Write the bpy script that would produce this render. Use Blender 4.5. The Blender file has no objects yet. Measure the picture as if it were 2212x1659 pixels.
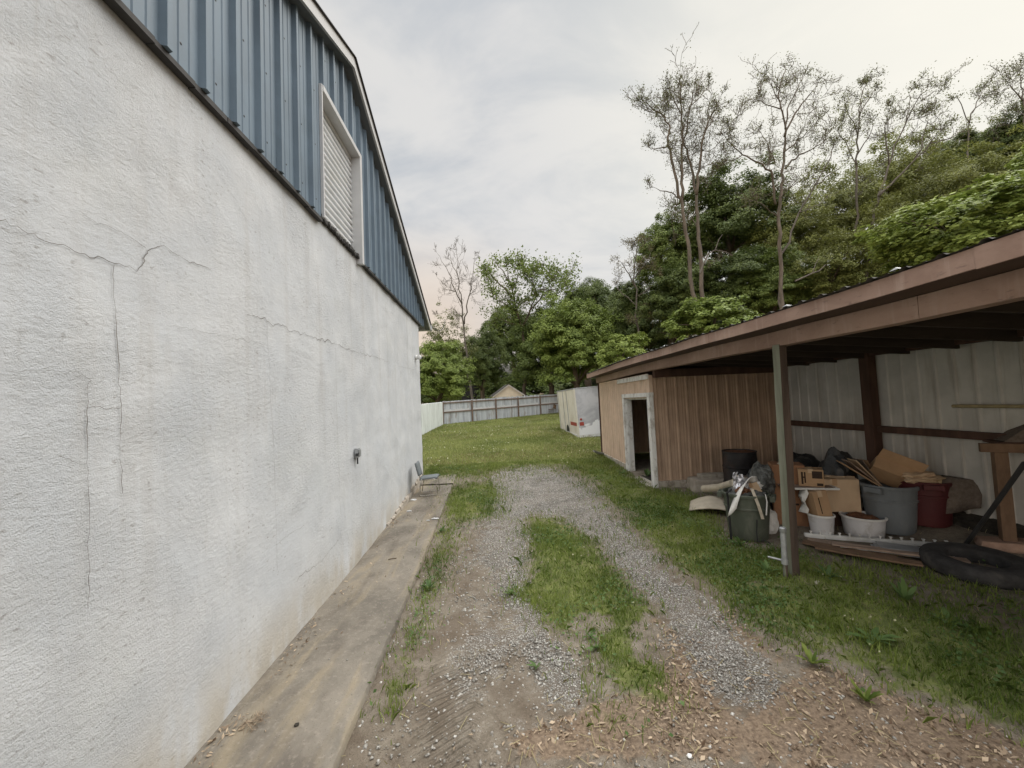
import bpy, math, random
import numpy as np
from mathutils import Vector, Matrix, noise as mnoise
R_ = math.radians
random.seed(7); RNG = np.random.default_rng(11)
SC = bpy.context.scene
COL = SC.collection

# ------------------------------------------------------------------ camera
CAM_H, ROLL, PITCH, FPX = 2.1, R_(2.5), R_(2.7), 831.0 / 2212.0
cd = bpy.data.cameras.new("camera"); cam = bpy.data.objects.new("camera", cd); COL.objects.link(cam)
cd.sensor_width = 36.0; cd.lens = 36.0 * FPX; cd.clip_start = 0.05; cd.clip_end = 2000
_fw = Vector((0, math.cos(PITCH), math.sin(PITCH))); _u0 = Vector((0, -math.sin(PITCH), math.cos(PITCH)))
_rt = Vector((1, 0, 0)) * math.cos(ROLL) - _u0 * math.sin(ROLL)
_up = Vector((1, 0, 0)) * math.sin(ROLL) + _u0 * math.cos(ROLL)
M = Matrix((( _rt.x, _up.x, -_fw.x, 0), (_rt.y, _up.y, -_fw.y, 0), (_rt.z, _up.z, -_fw.z, CAM_H), (0, 0, 0, 1)))
cam.matrix_world = M
SC.camera = cam

# ------------------------------------------------------------------ render, world, sun
SC.view_settings.view_transform = 'Standard'; SC.view_settings.look = 'None'
SC.view_settings.exposure = 0.42; SC.view_settings.gamma = 1.0
SC.cycles.max_bounces = 6; SC.cycles.diffuse_bounces = 4; SC.cycles.glossy_bounces = 2
SC.cycles.transmission_bounces = 4; SC.cycles.transparent_max_bounces = 4
SC.cycles.use_denoising = True; SC.cycles.use_adaptive_sampling = False
SUN_AZ, SUN_EL = R_(60), R_(46)          # azimuth measured from +Y towards +X
w = bpy.data.worlds.new("World"); SC.world = w; w.use_nodes = True
nt = w.node_tree; N = nt.nodes; L = nt.links; N.clear()
def wn(t, **k):
    n = N.new(t)
    for a, b in k.items(): setattr(n, a, b)
    return n
def wmath(op, a, b=None, c=None):
    n = wn('ShaderNodeMath', operation=op)
    for i, v in enumerate((a, b, c)):
        if v is None: continue
        if isinstance(v, (int, float)): n.inputs[i].default_value = v
        else: L.new(v, n.inputs[i])
    return n.outputs[0]
def wsm(v, a, b):
    n = wn('ShaderNodeMapRange', interpolation_type='SMOOTHSTEP'); L.new(v, n.inputs[0])
    n.inputs[1].default_value = a; n.inputs[2].default_value = b
    return n.outputs[0]
def wmix(f, a, b):
    n = wn('ShaderNodeMix', data_type='RGBA')
    for i, v in ((0, f), (6, a), (7, b)):
        if isinstance(v, (int, float)): n.inputs[i].default_value = v
        elif isinstance(v, tuple): n.inputs[i].default_value = (*v, 1)
        else: L.new(v, n.inputs[i])
    return n.outputs[2]
tc = wn('ShaderNodeTexCoord'); sx = wn('ShaderNodeSeparateXYZ'); L.new(tc.outputs['Generated'], sx.inputs[0])
dx, dy, dz = sx.outputs
sky = wn('ShaderNodeTexSky', sky_type='NISHITA', sun_disc=False, sun_elevation=SUN_EL, sun_rotation=SUN_AZ)
den = wmath('ADD', wmath('MAXIMUM', dz, 0.0), 0.22)
cx_ = wmath('DIVIDE', dx, den); cy_ = wmath('DIVIDE', dy, den)
cmb = wn('ShaderNodeCombineXYZ'); L.new(cx_, cmb.inputs[0]); L.new(cy_, cmb.inputs[1])
def wnoise(scale, detail, off, rough=.55, dist=0.4):
    mp = wn('ShaderNodeMapping'); L.new(cmb.outputs[0], mp.inputs[0]); mp.inputs['Location'].default_value = (off, off * .7, 0)
    mp.inputs['Rotation'].default_value = (0, 0, .5); mp.inputs['Scale'].default_value = (1, 1.5, 1)
    n = wn('ShaderNodeTexNoise'); L.new(mp.outputs[0], n.inputs['Vector'])
    n.inputs['Scale'].default_value = scale; n.inputs['Detail'].default_value = detail
    n.inputs['Roughness'].default_value = rough; n.inputs['Distortion'].default_value = dist
    return n.outputs[0]
big, mid = wnoise(.75, 5, 3.1), wnoise(1.9, 6, 8.4, .6)
cl = wmath('ADD', wmath('MULTIPLY', big, .52), wmath('MULTIPLY', mid, .48))
cl = wsm(cl, .41, .59)
base = wmix(cl, (4.2, 4.4, 4.62), (5.9, 5.8, 5.62))                       # grey under-side to pale cloud
warm = wmath('ADD', wmath('MULTIPLY', dx, .72), wmath('ADD', wmath('MULTIPLY', dy, .45), wmath('MULTIPLY', dz, .45)))
base = wmix(wmath('MULTIPLY', wsm(warm, .60, 1.08), .95), base, (7.7, 7.4, 6.4))     # glow where the sun sits behind the cloud
low = wmath('MULTIPLY', wsm(dz, .46, .12), wsm(dx, .12, -.20))
base = wmix(wmath('MULTIPLY', low, .95), base, (7.0, 5.2, 3.5))           # peach band low on the left
pk = wmath('MULTIPLY', wsm(dz, .5, .12), wsm(dx, .7, -.2))
base = wmix(wmath('MULTIPLY', pk, .45), base, (5.7, 5.25, 4.9))
beh = wmath('ADD', 1.0, wmath('MULTIPLY', wsm(dy, .25, -.5), 1.5))  # unseen sky behind the camera brightened as added fill light
zen = wmath('ADD', 1.0, wmath('MULTIPLY', wsm(dz, .77, .99), 3.6))  # sky overhead, above the view, brightened as added fill too
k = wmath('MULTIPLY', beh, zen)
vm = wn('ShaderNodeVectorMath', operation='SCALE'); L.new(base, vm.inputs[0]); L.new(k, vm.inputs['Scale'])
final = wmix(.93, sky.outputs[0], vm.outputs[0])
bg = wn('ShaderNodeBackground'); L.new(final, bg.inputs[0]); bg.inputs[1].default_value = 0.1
wo = wn('ShaderNodeOutputWorld'); L.new(bg.outputs[0], wo.inputs[0])
sd = bpy.data.lights.new("sun", 'SUN'); sd.energy = 1.9; sd.angle = R_(40); sd.color = (1, .965, .91)
sun = bpy.data.objects.new("sun", sd); COL.objects.link(sun)
_sv = Vector((math.sin(SUN_AZ) * math.cos(SUN_EL), math.cos(SUN_AZ) * math.cos(SUN_EL), math.sin(SUN_EL)))
sun.rotation_euler = _sv.to_track_quat('Z', 'Y').to_euler(); sun.location = (10, 0, 30)

# ------------------------------------------------------------------ survey helpers (points in the 2212 px wide view)
def ray(x, y): return _fw + _rt * ((x - 1106.) / 831.) + _up * ((829.5 - y) / 831.)
CAMP = Vector((0, 0, CAM_H))
def at(x, y, Y):
    d = ray(x, y); return CAMP + d * (Y / d.y)
def prof(Y):
    t = np.clip(np.asarray(Y, float) - 4, 0, 34); return .033 * np.where(t < 2, t * t / 4, t - 1)
def gp(x, y):
    d = ray(x, y); z = 0.
    for i in range(50):
        t = (z - CAM_H) / d.z; p = CAMP + d * t; z = .5 * z + .5 * float(prof(p.y))
    return p
SHX, SHA = 3.26, .03                     # shed front line X = SHX - SHA*Y
BLX, BLA = -1.905, .0485                 # big wall line
def sm(x, a, b):
    t = np.clip((np.asarray(x, float) - a) / (b - a), 0, 1); return t * t * (3 - 2 * t)
def GZ(X, Y):
    X = np.asarray(X, float); Y = np.asarray(Y, float)
    z = prof(Y)
    lx = X - (SHX - SHA * Y)
    z = z + .22 * sm(lx, 1.9, 2.9) * sm(-Y, -8.4, -7.9)
    z = z + .42 * np.clip(X - 8.5, 0, 40) * sm(X, 8.0, 12.0) * 1.0
    z = z + .015 * np.sin(X * 1.7 + .6) * np.sin(Y * 1.3) * sm(X, -1.2, 0)
    return z
def gz(x, y): return float(GZ(x, y))

# ------------------------------------------------------------------ materials
def new_mat(name):
    m = bpy.data.materials.new(name); m.use_nodes = True
    nt = m.node_tree; nt.nodes.clear(); return m, nt
class NT:
    def __init__(s, name):
        s.m, s.t = new_mat(name); s.n = s.t.nodes; s.l = s.t.links
        s.tc = s.n.new('ShaderNodeTexCoord')
    def val(s, sock, v):
        if v is None: return
        if isinstance(v, (int, float)): sock.default_value = v
        elif isinstance(v, tuple): sock.default_value = (*v, 1) if len(v) == 3 and sock.type == 'RGBA' else v
        else: s.l.new(v, sock)
    def coord(s, scale=(1, 1, 1), rot=(0, 0, 0), kind='Object'):
        mp = s.n.new('ShaderNodeMapping'); s.l.new(s.tc.outputs[kind], mp.inputs[0])
        mp.inputs['Scale'].default_value = scale; mp.inputs['Rotation'].default_value = rot; return mp.outputs[0]
    def noise(s, scale, detail=4, rough=.55, vec=None, dist=0):
        n = s.n.new('ShaderNodeTexNoise'); s.l.new(vec if vec else s.coord(), n.inputs['Vector'])
        n.inputs['Scale'].default_value = scale; n.inputs['Detail'].default_value = detail
        n.inputs['Roughness'].default_value = rough; n.inputs['Distortion'].default_value = dist; return n.outputs[0]
    def voro(s, scale, vec=None, feature='F1', out=0, rnd=1.):
        n = s.n.new('ShaderNodeTexVoronoi'); n.feature = feature; s.l.new(vec if vec else s.coord(), n.inputs['Vector'])
        n.inputs['Scale'].default_value = scale; n.inputs['Randomness'].default_value = rnd; return n.outputs[out]
    def ramp(s, v, a, b):
        n = s.n.new('ShaderNodeMapRange'); n.interpolation_type = 'SMOOTHSTEP'; s.l.new(v, n.inputs[0])
        n.inputs[1].default_value = a; n.inputs[2].default_value = b; return n.outputs[0]
    def math(s, op, a, b=None):
        n = s.n.new('ShaderNodeMath'); n.operation = op; s.val(n.inputs[0], a); s.val(n.inputs[1], b); return n.outputs[0]
    def mix(s, f, a, b, blend='MIX'):
        n = s.n.new('ShaderNodeMix'); n.data_type = 'RGBA'; n.blend_type = blend
        s.val(n.inputs[0], f); s.val(n.inputs[6], a); s.val(n.inputs[7], b); return n.outputs[2]
    def attr(s, name, out='Fac'):
        n = s.n.new('ShaderNodeAttribute'); n.attribute_name = name; return n.outputs[out]
    def sep(s, kind='Object'):
        n = s.n.new('ShaderNodeSeparateXYZ'); s.l.new(s.tc.outputs[kind], n.inputs[0]); return n.outputs
    def bump(s, h, dist=.01, strength=1., prev=None):
        n = s.n.new('ShaderNodeBump'); n.inputs['Strength'].default_value = strength; n.inputs['Distance'].default_value = dist
        s.l.new(h, n.inputs['Height'])
        if prev: s.l.new(prev, n.inputs['Normal'])
        return n.outputs[0]
    def rnd(s): return s.n.new('ShaderNodeObjectInfo').outputs['Random']
    def out(s, col, rough=.8, metal=0., nrm=None, spec=.3, trans=0.):
        b = s.n.new('ShaderNodeBsdfPrincipled'); s.val(b.inputs['Base Color'], col); s.val(b.inputs['Roughness'], rough)
        s.val(b.inputs['Metallic'], metal); b.inputs['Specular IOR Level'].default_value = spec
        if nrm: s.l.new(nrm, b.inputs['Normal'])
        o = s.n.new('ShaderNodeOutputMaterial'); sh = b.outputs[0]
        if trans > 0:
            t = s.n.new('ShaderNodeBsdfTranslucent'); s.val(t.inputs[0], col); mx = s.n.new('ShaderNodeMixShader')
            mx.inputs[0].default_value = trans; s.l.new(sh, mx.inputs[1]); s.l.new(t.outputs[0], mx.inputs[2]); sh = mx.outputs[0]
        s.l.new(sh, o.inputs[0]); return s.m
def pm(name, c, rough=.75, var=.18, scale=6., stretch=(1, 1, 1), bump=.002, dirt=None, dirt_amt=.5, dirt_scale=3., metal=0., spec=.3):
    """general weathered surface: two-scale tone noise, optional dirt patches, fine bump"""
    s = NT(name); v = s.coord(stretch)
    n = s.noise(scale, 5, .6, v); f = s.ramp(n, .3, .7)
    lo = tuple(x * (1 - var) for x in c); hi = tuple(min(1, x * (1 + var)) for x in c)
    col = s.mix(f, lo, hi)
    if dirt:
        d = s.noise(dirt_scale, 6, .65, s.coord(tuple(.5 + .5 * q for q in stretch)), .6)
        col = s.mix(s.math('MULTIPLY', s.ramp(d, .48, .68), dirt_amt), col, dirt)
    nr = s.bump(s.noise(scale * 9, 4, .6, v), bump) if bump else None
    return s.out(col, rough, metal, nr, spec)
MT = {}
# stucco: lumpy skim coat, vertical rain streaks, greenish and grey patches
s = NT('stucco')
v1 = s.coord((1, 1, 1))
lump = s.noise(34, 6, .68, s.coord((1, .75, 1.2)), .2); fine = s.noise(150, 4, .6); patch = s.noise(1.6, 5, .6)
streak = s.noise(5.5, 5, .6, s.coord((1, 1, .06))); streak2 = s.noise(14, 4, .6, s.coord((1, 1, .05)))
col = s.mix(s.ramp(patch, .32, .7), (.505, .522, .542), (.580, .590, .600))
zz = s.sep()[2]
ms = s.math('MULTIPLY', s.ramp(streak, .5, .72), s.math('MULTIPLY', s.math('ADD', s.ramp(zz, .3, 2.8), .25), .30))
col = s.mix(ms, col, (.40, .385, .365))
col = s.mix(s.math('MULTIPLY', s.ramp(streak2, .54, .70), .17), col, (.44, .43, .41))
col = s.mix(s.math('MULTIPLY', s.ramp(s.noise(.9, 6, .65, None, .5), .54, .74), .22), col, (.46, .47, .44))
pit = s.math('MULTIPLY', s.ramp(s.noise(34, 3, .5, s.coord((1, .6, 1.3))), .60, .72), s.ramp(s.noise(2.2, 4, .6), .42, .62))
col = s.mix(s.math('MULTIPLY', pit, .75), col, (.30, .29, .28)); col = s.mix(s.math('MULTIPLY', s.ramp(s.noise(60, 4, .65), .56, .70), .35), col, (.38, .375, .37)); col = s.mix(s.math('MULTIPLY', s.ramp(s.noise(3.1, 6, .7, None, .6), .55, .74), .24), col, (.45, .445, .44))
col = s.mix(s.math('MULTIPLY', s.ramp(zz, .70, .02), s.math('MULTIPLY', s.ramp(s.noise(3, 5, .6, s.coord((1,1,.35))), .30, .6), .75)), col, (.42, .37, .29))
nr = s.bump(s.noise(5, 3, .5), .012, .6); rough_ = s.math('ADD', .45, s.math('MULTIPLY', s.ramp(s.noise(.8, 5, .6, None, .6), .40, .60), .65)); trow = s.noise(9, 4, .6, s.coord((1, .35, 1.4), (.5, 0, 0)), 1.2)
nr = s.bump(s.math('MULTIPLY', lump, rough_), .0095, .9, nr); nr = s.bump(trow, .0035, .6, nr); nr = s.bump(s.math('MULTIPLY', fine, rough_), .006, .9, nr)
MT['stucco'] = s.out(col, .92, 0, nr, .15)
def painted_metal(name, c, dirt, amt, rough=.45):
    s = NT(name); st = s.noise(7, 5, .6, s.coord((1, 1, .08))); p = s.noise(2.5, 5, .6)
    col = s.mix(s.ramp(p, .3, .7), tuple(x * .88 for x in c), tuple(min(1, x * 1.1) for x in c))
    col = s.mix(s.math('MULTIPLY', s.ramp(st, .48, .72), amt), col, dirt)
    return s.out(col, s.math('ADD', rough, s.math('MULTIPLY', p, .2)), 0, s.bump(s.noise(60, 2), .0006), .4)
MT['blue'] = painted_metal('blue_siding', (.128, .175, .220), (.10, .135, .17), .45)
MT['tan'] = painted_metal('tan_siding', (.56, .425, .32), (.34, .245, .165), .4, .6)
MT['tan_shaded_dirty'] = painted_metal('shaded_stained_tan_siding', (.40, .285, .205), (.19, .125, .09), .7, .7)  # darker copy of tan siding: divider's shade put into its colour, plus dirt streaks
MT['panel'] = painted_metal('pale_panel', (.455, .445, .415), (.26, .22, .17), .55, .6)
MT['whitetrim'] = pm('white_trim', (.50, .50, .50), .5, .06, 4, bump=.0006, dirt=(.5, .49, .46), dirt_amt=.35)
MT['peel'] = pm('peeling_white_paint', (.62, .62, .60), .7, .1, 8, (1, 1, .3), .002, (.30, .27, .23), .8, 7)
MT['shutter'] = pm('white_shutter', (.68, .69, .70), .45, .06, 5, bump=.0005, dirt=(.55, .54, .50), dirt_amt=.4)
s = NT('brown_painted_metal'); n_a = s.noise(2.2, 6, .65, s.coord((1, .5, 1)), .4); n_b = s.noise(16, 5, .6, s.coord((1, 1, .10))); n_c = s.noise(30, 5, .65, s.coord((1, .3, 1)))
col = s.mix(s.ramp(n_a, .32, .68), (.24, .155, .12), (.35, .24, .19)); col = s.mix(s.math('MULTIPLY', s.ramp(n_b, .52, .70), .5), col, (.40, .30, .25)); col = s.mix(s.math('MULTIPLY', s.ramp(n_c, .58, .70), .55), col, (.15, .10, .08))
MT['brown'] = s.out(col, .65, 0, s.bump(n_c, .003, .6), .3)
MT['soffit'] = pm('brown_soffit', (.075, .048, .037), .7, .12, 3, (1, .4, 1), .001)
MT['roof'] = pm('roof_metal', (.08, .076, .072), .9, .3, 5, bump=.001, dirt=(.05, .046, .042), dirt_amt=.6, spec=.05)
MT['roofedge'] = pm('roof_edge', (.05, .047, .045), .7, .2, 6)
MT['darkwood'] = pm('dark_wood', (.075, .042, .03), .8, .3, 5, (1, 1, .2), .004)
MT['rafter'] = pm('rafter_wood', (.05, .038, .03), .85, .3, 5, (.2, 1, 1), .004)
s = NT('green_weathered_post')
g_v = s.coord((1, 1, .12)); green_tone = s.mix(s.ramp(s.noise(9, 5, .6, g_v), .3, .7), (.120, .125, .092), (.205, .212, .165)); old = s.mix(s.ramp(s.noise(8, 5, .6, g_v), .3, .7), (.060, .045, .036), (.115, .085, .066))
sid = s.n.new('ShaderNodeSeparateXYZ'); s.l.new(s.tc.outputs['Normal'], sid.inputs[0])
f_ = s.math('ADD', s.math('MULTIPLY', sid.outputs[0], -1.), s.math('MULTIPLY', s.math('SUBTRACT', s.noise(4, 5, .6, g_v), .5), .9))  # faces towards the yard take the lighter green, the others the darker brown
MT['post'] = s.out(s.mix(s.ramp(f_, .35, .62), old, green_tone), .9, 0, s.bump(s.noise(60, 4, .6, g_v), .006), .2)
MT['wood'] = pm('raw_wood', (.15, .095, .06), .8, .25, 8, (1, .25, .25), .004, (.10, .065, .04), .6, 4)
MT['greywood'] = pm('grey_plank', (.27, .20, .155), .85, .25, 9, (.25, 1, 1), .004, (.13, .09, .065), .6, 4)
MT['fence'] = None
s = NT('fence_board')
sp = s.sep(); bd = s.math('FLOOR', s.math('MULTIPLY', sp[0], 1 / .14)); wn_ = s.n.new('ShaderNodeTexWhiteNoise'); wn_.noise_dimensions = '1D'; s.l.new(bd, wn_.inputs['W'])
col = s.mix(wn_.outputs[0], (.29, .305, .325), (.47, .485, .50))
col = s.mix(s.math('MULTIPLY', s.ramp(s.noise(6, 5, .6, s.coord((1.4, 1, .12))), .4, .65), .6), col, (.55, .57, .6))
col = s.mix(s.math('MULTIPLY', s.ramp(s.noise(3, 4, .6, s.coord((1, 1, .3))), .52, .7), .6), col, (.22, .17, .13))
MT['fence'] = s.out(col, .85, 0, s.bump(s.noise(30, 3, .6, s.coord((2, 1, .1))), .004), .2)
MT['railwood'] = pm('fence_rail_wood', (.15, .105, .08), .85, .25, 8, (.2, 1, 1), .003)
MT['greywhite'] = pm('white_block_wall', (.60, .63, .62), .9, .1, 2.5, (1, 1, .3), .004, (.42, .44, .42), .5, 2)
s = NT('concrete')
n1 = s.noise(1.3, 6, .65, None, .3); n2 = s.noise(22, 5, .65); n3 = s.noise(2.4, 5, .6, s.coord((1.6, .25, 1)), .8)
col = s.mix(s.ramp(n1, .34, .66), (.142, .127, .106), (.232, .206, .170))
col = s.mix(s.math('MULTIPLY', s.ramp(n3, .46, .64), .7), col, (.275, .228, .158))
col = s.mix(s.math('MULTIPLY', s.ramp(s.noise(1.7, 5, .6, s.coord((1, .5, 1))), .48, .64), .75), col, (.110, .094, .078))
col = s.mix(s.math('MULTIPLY', s.ramp(n2, .5, .72), .45), col, (.33, .29, .24))
col = s.mix(s.math('MULTIPLY', s.ramp(s.voro(48), .2, .06), .5), col, (.06, .052, .045))
MT['concrete'] = s.out(col, .92, 0, s.bump(s.noise(70, 5, .7), .005, .8, s.bump(n2, .006, .6)), .15)
MT['foundation'] = pm('foundation_concrete', (.36, .33, .28), .92, .2, 5, (1, 1, .5), .008, (.15, .12, .09), .8, 6)
MT['block'] = pm('pale_concrete_block', (.36, .32, .27), .92, .15, 8, bump=.006, dirt=(.20, .17, .13), dirt_amt=.6)
MT['card'] = pm('cardboard', (.36, .235, .135), .85, .08, 5, (1, 1, .4), .001, (.28, .17, .09), .5, 4)
MT['cardpale'] = pm('pale_cardboard', (.48, .355, .235), .85, .06, 5, (1, 1, .4), .001, (.40, .28, .18), .4, 3)
MT['cardred'] = pm('reddish_cardboard', (.25, .13, .07), .85, .1, 5, (1, 1, .3), .001, (.16, .08, .045), .6, 3)
MT['ink'] = pm('dark_print', (.035, .022, .015), .8, .2, 20, bump=0)
MT['cangreen'] = pm('green_plastic', (.072, .082, .062), .6, .12, 5, (1, 1, .4), .001, (.15, .15, .12), .45, 5, spec=.35)
MT['cangrey'] = pm('grey_plastic', (.135, .15, .16), .6, .1, 5, (1, 1, .4), .001, (.22, .22, .21), .4, 5, spec=.35)
MT['canred'] = pm('red_plastic', (.072, .015, .017), .6, .15, 5, (1, 1, .4), .001, (.08, .03, .025), .5, 4, spec=.35)
MT['candark'] = pm('dark_plastic', (.035, .035, .036), .6, .2, 5, bump=.001)
MT['bucket'] = pm('grey_white_plastic', (.52, .52, .53), .5, .06, 5, bump=.001, dirt=(.30, .28, .25), dirt_amt=.55, dirt_scale=6)
MT['rust'] = pm('rusty_fill', (.14, .065, .035), .95, .35, 20, bump=.01)
MT['drum'] = pm('black_drum_steel', (.018, .017, .019), .5, .4, 7, bump=.002, dirt=(.05, .03, .025), dirt_amt=.6)
MT['paper'] = pm('white_paper', (.66, .65, .62), .8, .06, 9, bump=.002, dirt=(.46, .45, .42), dirt_amt=.5, dirt_scale=9)
MT['foil'] = pm('silver_foil', (.62, .62, .65), .28, .3, 14, bump=.006, metal=.85)
MT['cream'] = pm('cream_foam', (.43, .38, .30), .9, .1, 7, bump=.003, dirt=(.30, .25, .19), dirt_amt=.5)
MT['bagblack'] = pm('black_bag', (.022, .024, .026), .35, .3, 6, bump=.008, spec=.5)
MT['camo'] = pm('mottled_bag', (.10, .105, .10), .5, .7, 11, bump=.01, dirt=(.02, .02, .02), dirt_amt=.9, dirt_scale=9)
MT['carpet'] = pm('grey_brown_carpet', (.14, .115, .095), .95, .2, 30, bump=.004)
MT['felt'] = pm('straw_edge', (.42, .33, .20), .95, .2, 20, bump=.004)
MT['galv'] = pm('galvanised_steel', (.34, .35, .355), .5, .2, 12, bump=.001, metal=.5, dirt=(.24, .22, .2), dirt_amt=.5)
MT['chrome'] = pm('chrome_tube', (.50, .47, .42), .25, .15, 10, bump=0, metal=.9)
MT['fabric'] = pm('grey_fabric', (.15, .165, .17), .95, .15, 40, bump=.002)
MT['railwhite'] = pm('white_rack_paint', (.62, .62, .60), .5, .08, 8, bump=.001, dirt=(.35, .33, .3), dirt_amt=.5)
MT['rubber'] = pm('tyre_rubber', (.036, .035, .035), .85, .35, 8, bump=.003, dirt=(.11, .10, .085), dirt_amt=.5, dirt_scale=1.4)
MT['black'] = pm('black_paint', (.02, .02, .022), .5, .3, 8, bump=.001)
MT['yellowpipe'] = pm('yellowed_pole', (.30, .25, .14), .7, .2, 8, bump=.001)
MT['glass'] = pm('dusty_sheet', (.22, .23, .24), .3, .15, 4, bump=.0005, dirt=(.34, .33, .31), dirt_amt=.5)
MT['trailerside'] = pm('aged_trailer_side', (.61, .58, .51), .55, .07, 3, (1, 1, .3), .001, (.44, .37, .27), .5, 3)
s = NT('trailer_rear')
col = s.mix(s.ramp(s.noise(1.6, 6, .65, None, .6), .40, .60), (.36, .36, .385), (.47, .47, .49))
ed = s.math('ADD', s.sep()[2], s.math('MULTIPLY', s.noise(2.2, 6, .6, None, .8), -1.5)); ed = s.math('ADD', ed, s.math('MULTIPLY', s.sep()[0], -.42))
col = s.mix(s.ramp(ed, -.32, -.36), col, (.70, .70, .72))
MT['trailerrear'] = s.out(col, .6, 0, None, .3)
MT['redtape'] = pm('red_reflective', (.30, .055, .04), .5, .12, 10, bump=0)
MT['vinyl'] = pm('cream_vinyl', (.70, .58, .44), .6, .05, 3, bump=.0005)
MT['darkhouse'] = pm('dark_siding', (.028, .026, .028), .8, .25, 3, (1, 1, 3), .004)
MT['pinkroof'] = pm('white_rake', (.66, .60, .55), .6, .06, 3, bump=0)
MT['windowdark'] = pm('dark_window', (.008, .008, .010), .15, .2, 3, bump=0)
MT['crack'] = pm('crack_line', (.15, .137, .122), .95, .3, 15, bump=0)
MT['bark'] = pm('bark', (.105, .08, .058), .95, .3, 6, (1, 1, .2), .01)
MT['barkwarm'] = pm('warm_bark', (.125, .100, .078), .95, .3, 6, (1, 1, .2), .01, (.075, .070, .05), .7, 1.5)
MT['barkgrey'] = pm('grey_bark', (.115, .098, .082), .95, .25, 6, (1, 1, .2), .01)
MT['dirtpile'] = pm('dark_earth', (.04, .035, .028), .95, .4, 6, bump=.01)
def leafmat(name, lo, hi, tip=None, trans=.3):
    s = NT(name); t = s.attr('tint'); c = s.mix(t, lo, hi)
    c = s.mix(s.math('MULTIPLY', s.rnd(), .35), c, tuple(x * .62 for x in lo))
    return s.out(c, .55, 0, None, .25, trans)
MT['leafmid'] = leafmat('leaf_mid', (0.092, 0.132, 0.032), (0.218, 0.270, 0.067), 0.55)
MT['leafdark'] = leafmat('leaf_dark', (0.067, 0.099, 0.030), (0.172, 0.213, 0.057), 0.55)
MT['leafbright'] = leafmat('leaf_bright', (.150, .205, .038), (.30, .355, .085), .5)
MT['leafspring'] = leafmat('leaf_spring', (.092, .106, .038), (.17, .18, .062), .4)
MT['leafgreen'] = leafmat('leaf_green', (0.116, 0.165, 0.035), (0.259, 0.319, 0.073), 0.55)
MT['leafolive'] = leafmat('leaf_olive', (0.138, 0.154, 0.040), (0.264, 0.281, 0.077), 0.55)
MT['leafbrown'] = leafmat('leaf_brown', (.13, .11, .05), (.22, .19, .085), .4)
MT['grass'] = leafmat('grass_blade', (.115, .175, .036), (.34, .405, .10), trans=.5)
MT['lawn'] = leafmat('lawn_blade', (.165, .205, .055), (.42, .44, .16), trans=.5)
MT['weed'] = leafmat('weed_leaf', (.070, .125, .036), (.14, .215, .07), trans=.35)
MT['litter'] = leafmat('dead_leaf', (.14, .092, .06), (.56, .44, .31), trans=.2)
MT['straw'] = leafmat('straw', (.24, .20, .10), (.44, .38, .21), trans=.25)
MT['pebble'] = leafmat('pebble', (.21, .195, .17), (.52, .50, .46), trans=0)
MT['clover'] = leafmat('clover_head', (.34, .33, .18), (.52, .51, .36), trans=.2)
MT['white_plastic'] = pm('white_plastic', (.68, .68, .66), .4, .04, 6, bump=0)
# ground: earth, gravel, turf and litter blended by surveyed masks
s = NT('ground')
gr, gv, lt, tk = s.attr('grass'), s.attr('gravel'), s.attr('litter'), s.attr('track')
vor = s.voro(70); vcol = s.n.new('ShaderNodeTexVoronoi'); s.l.new(s.coord(), vcol.inputs[0]); vcol.inputs['Scale'].default_value = 70
sepc = s.n.new('ShaderNodeSeparateColor'); s.l.new(vcol.outputs['Color'], sepc.inputs[0]); rv = sepc.outputs[0]
nb, nm, nf = s.noise(.9, 5, .6), s.noise(6, 5, .65), s.noise(40, 5, .7)
earth = s.mix(s.ramp(nm, .32, .68), (.132, .110, .084), (.220, .190, .150))
earth = s.mix(s.math('MULTIPLY', s.ramp(nf, .5, .7), .6), earth, (.28, .235, .19))
earth = s.mix(s.math('MULTIPLY', s.ramp(s.noise(150, 3, .65), .53, .66), .75), earth, (.055, .042, .033)); g2 = s.voro(120); earth = s.mix(s.math('MULTIPLY', s.math('MULTIPLY', s.ramp(g2, .30, .12), s.ramp(s.noise(3.2, 5, .65), .40, .62)), .8), earth, (.34, .31, .27)); earth = s.mix(s.math('MULTIPLY', s.ramp(s.noise(1.1, 5, .65, None, .4), .46, .62), .55), earth, (.105, .078, .056))
stone = s.mix(rv, (.21, .195, .17), (.55, .53, .49)); stone = s.mix(s.ramp(vor, .34, .60), stone, (.13, .11, .09))
turf = s.mix(s.ramp(nm, .3, .7), (.070, .092, .026), (.150, .170, .048)); turf = s.mix(s.math('MULTIPLY', s.ramp(nb, .5, .66), .6), turf, (.20, .19, .07))
turf = s.mix(s.math('MULTIPLY', s.ramp(s.noise(18, 4, .7), .52, .68), .6), turf, (.085, .062, .040))
lit = s.mix(s.ramp(nf, .35, .65), (.12, .083, .058), (.26, .19, .13))
gvf = s.ramp(s.math('ADD', gv, s.math('MULTIPLY', s.math('SUBTRACT', nm, .5), 1.3)), .35, .75)
grf = s.ramp(s.math('ADD', gr, s.math('MULTIPLY', s.math('SUBTRACT', s.noise(9, 5, .7), .5), 1.5)), .40, .85)
ltf = s.ramp(s.math('ADD', lt, s.math('MULTIPLY', s.math('SUBTRACT', s.noise(5, 5, .7), .5), 1.1)), .45, .75)
col = s.mix(gvf, earth, stone); col = s.mix(s.math('MULTIPLY', ltf, .75), col, lit); col = s.mix(s.math('MULTIPLY', grf, .90), col, turf)
wv = s.n.new('ShaderNodeTexWave'); wv.wave_type = 'BANDS'; wv.bands_direction = 'Y'
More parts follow.
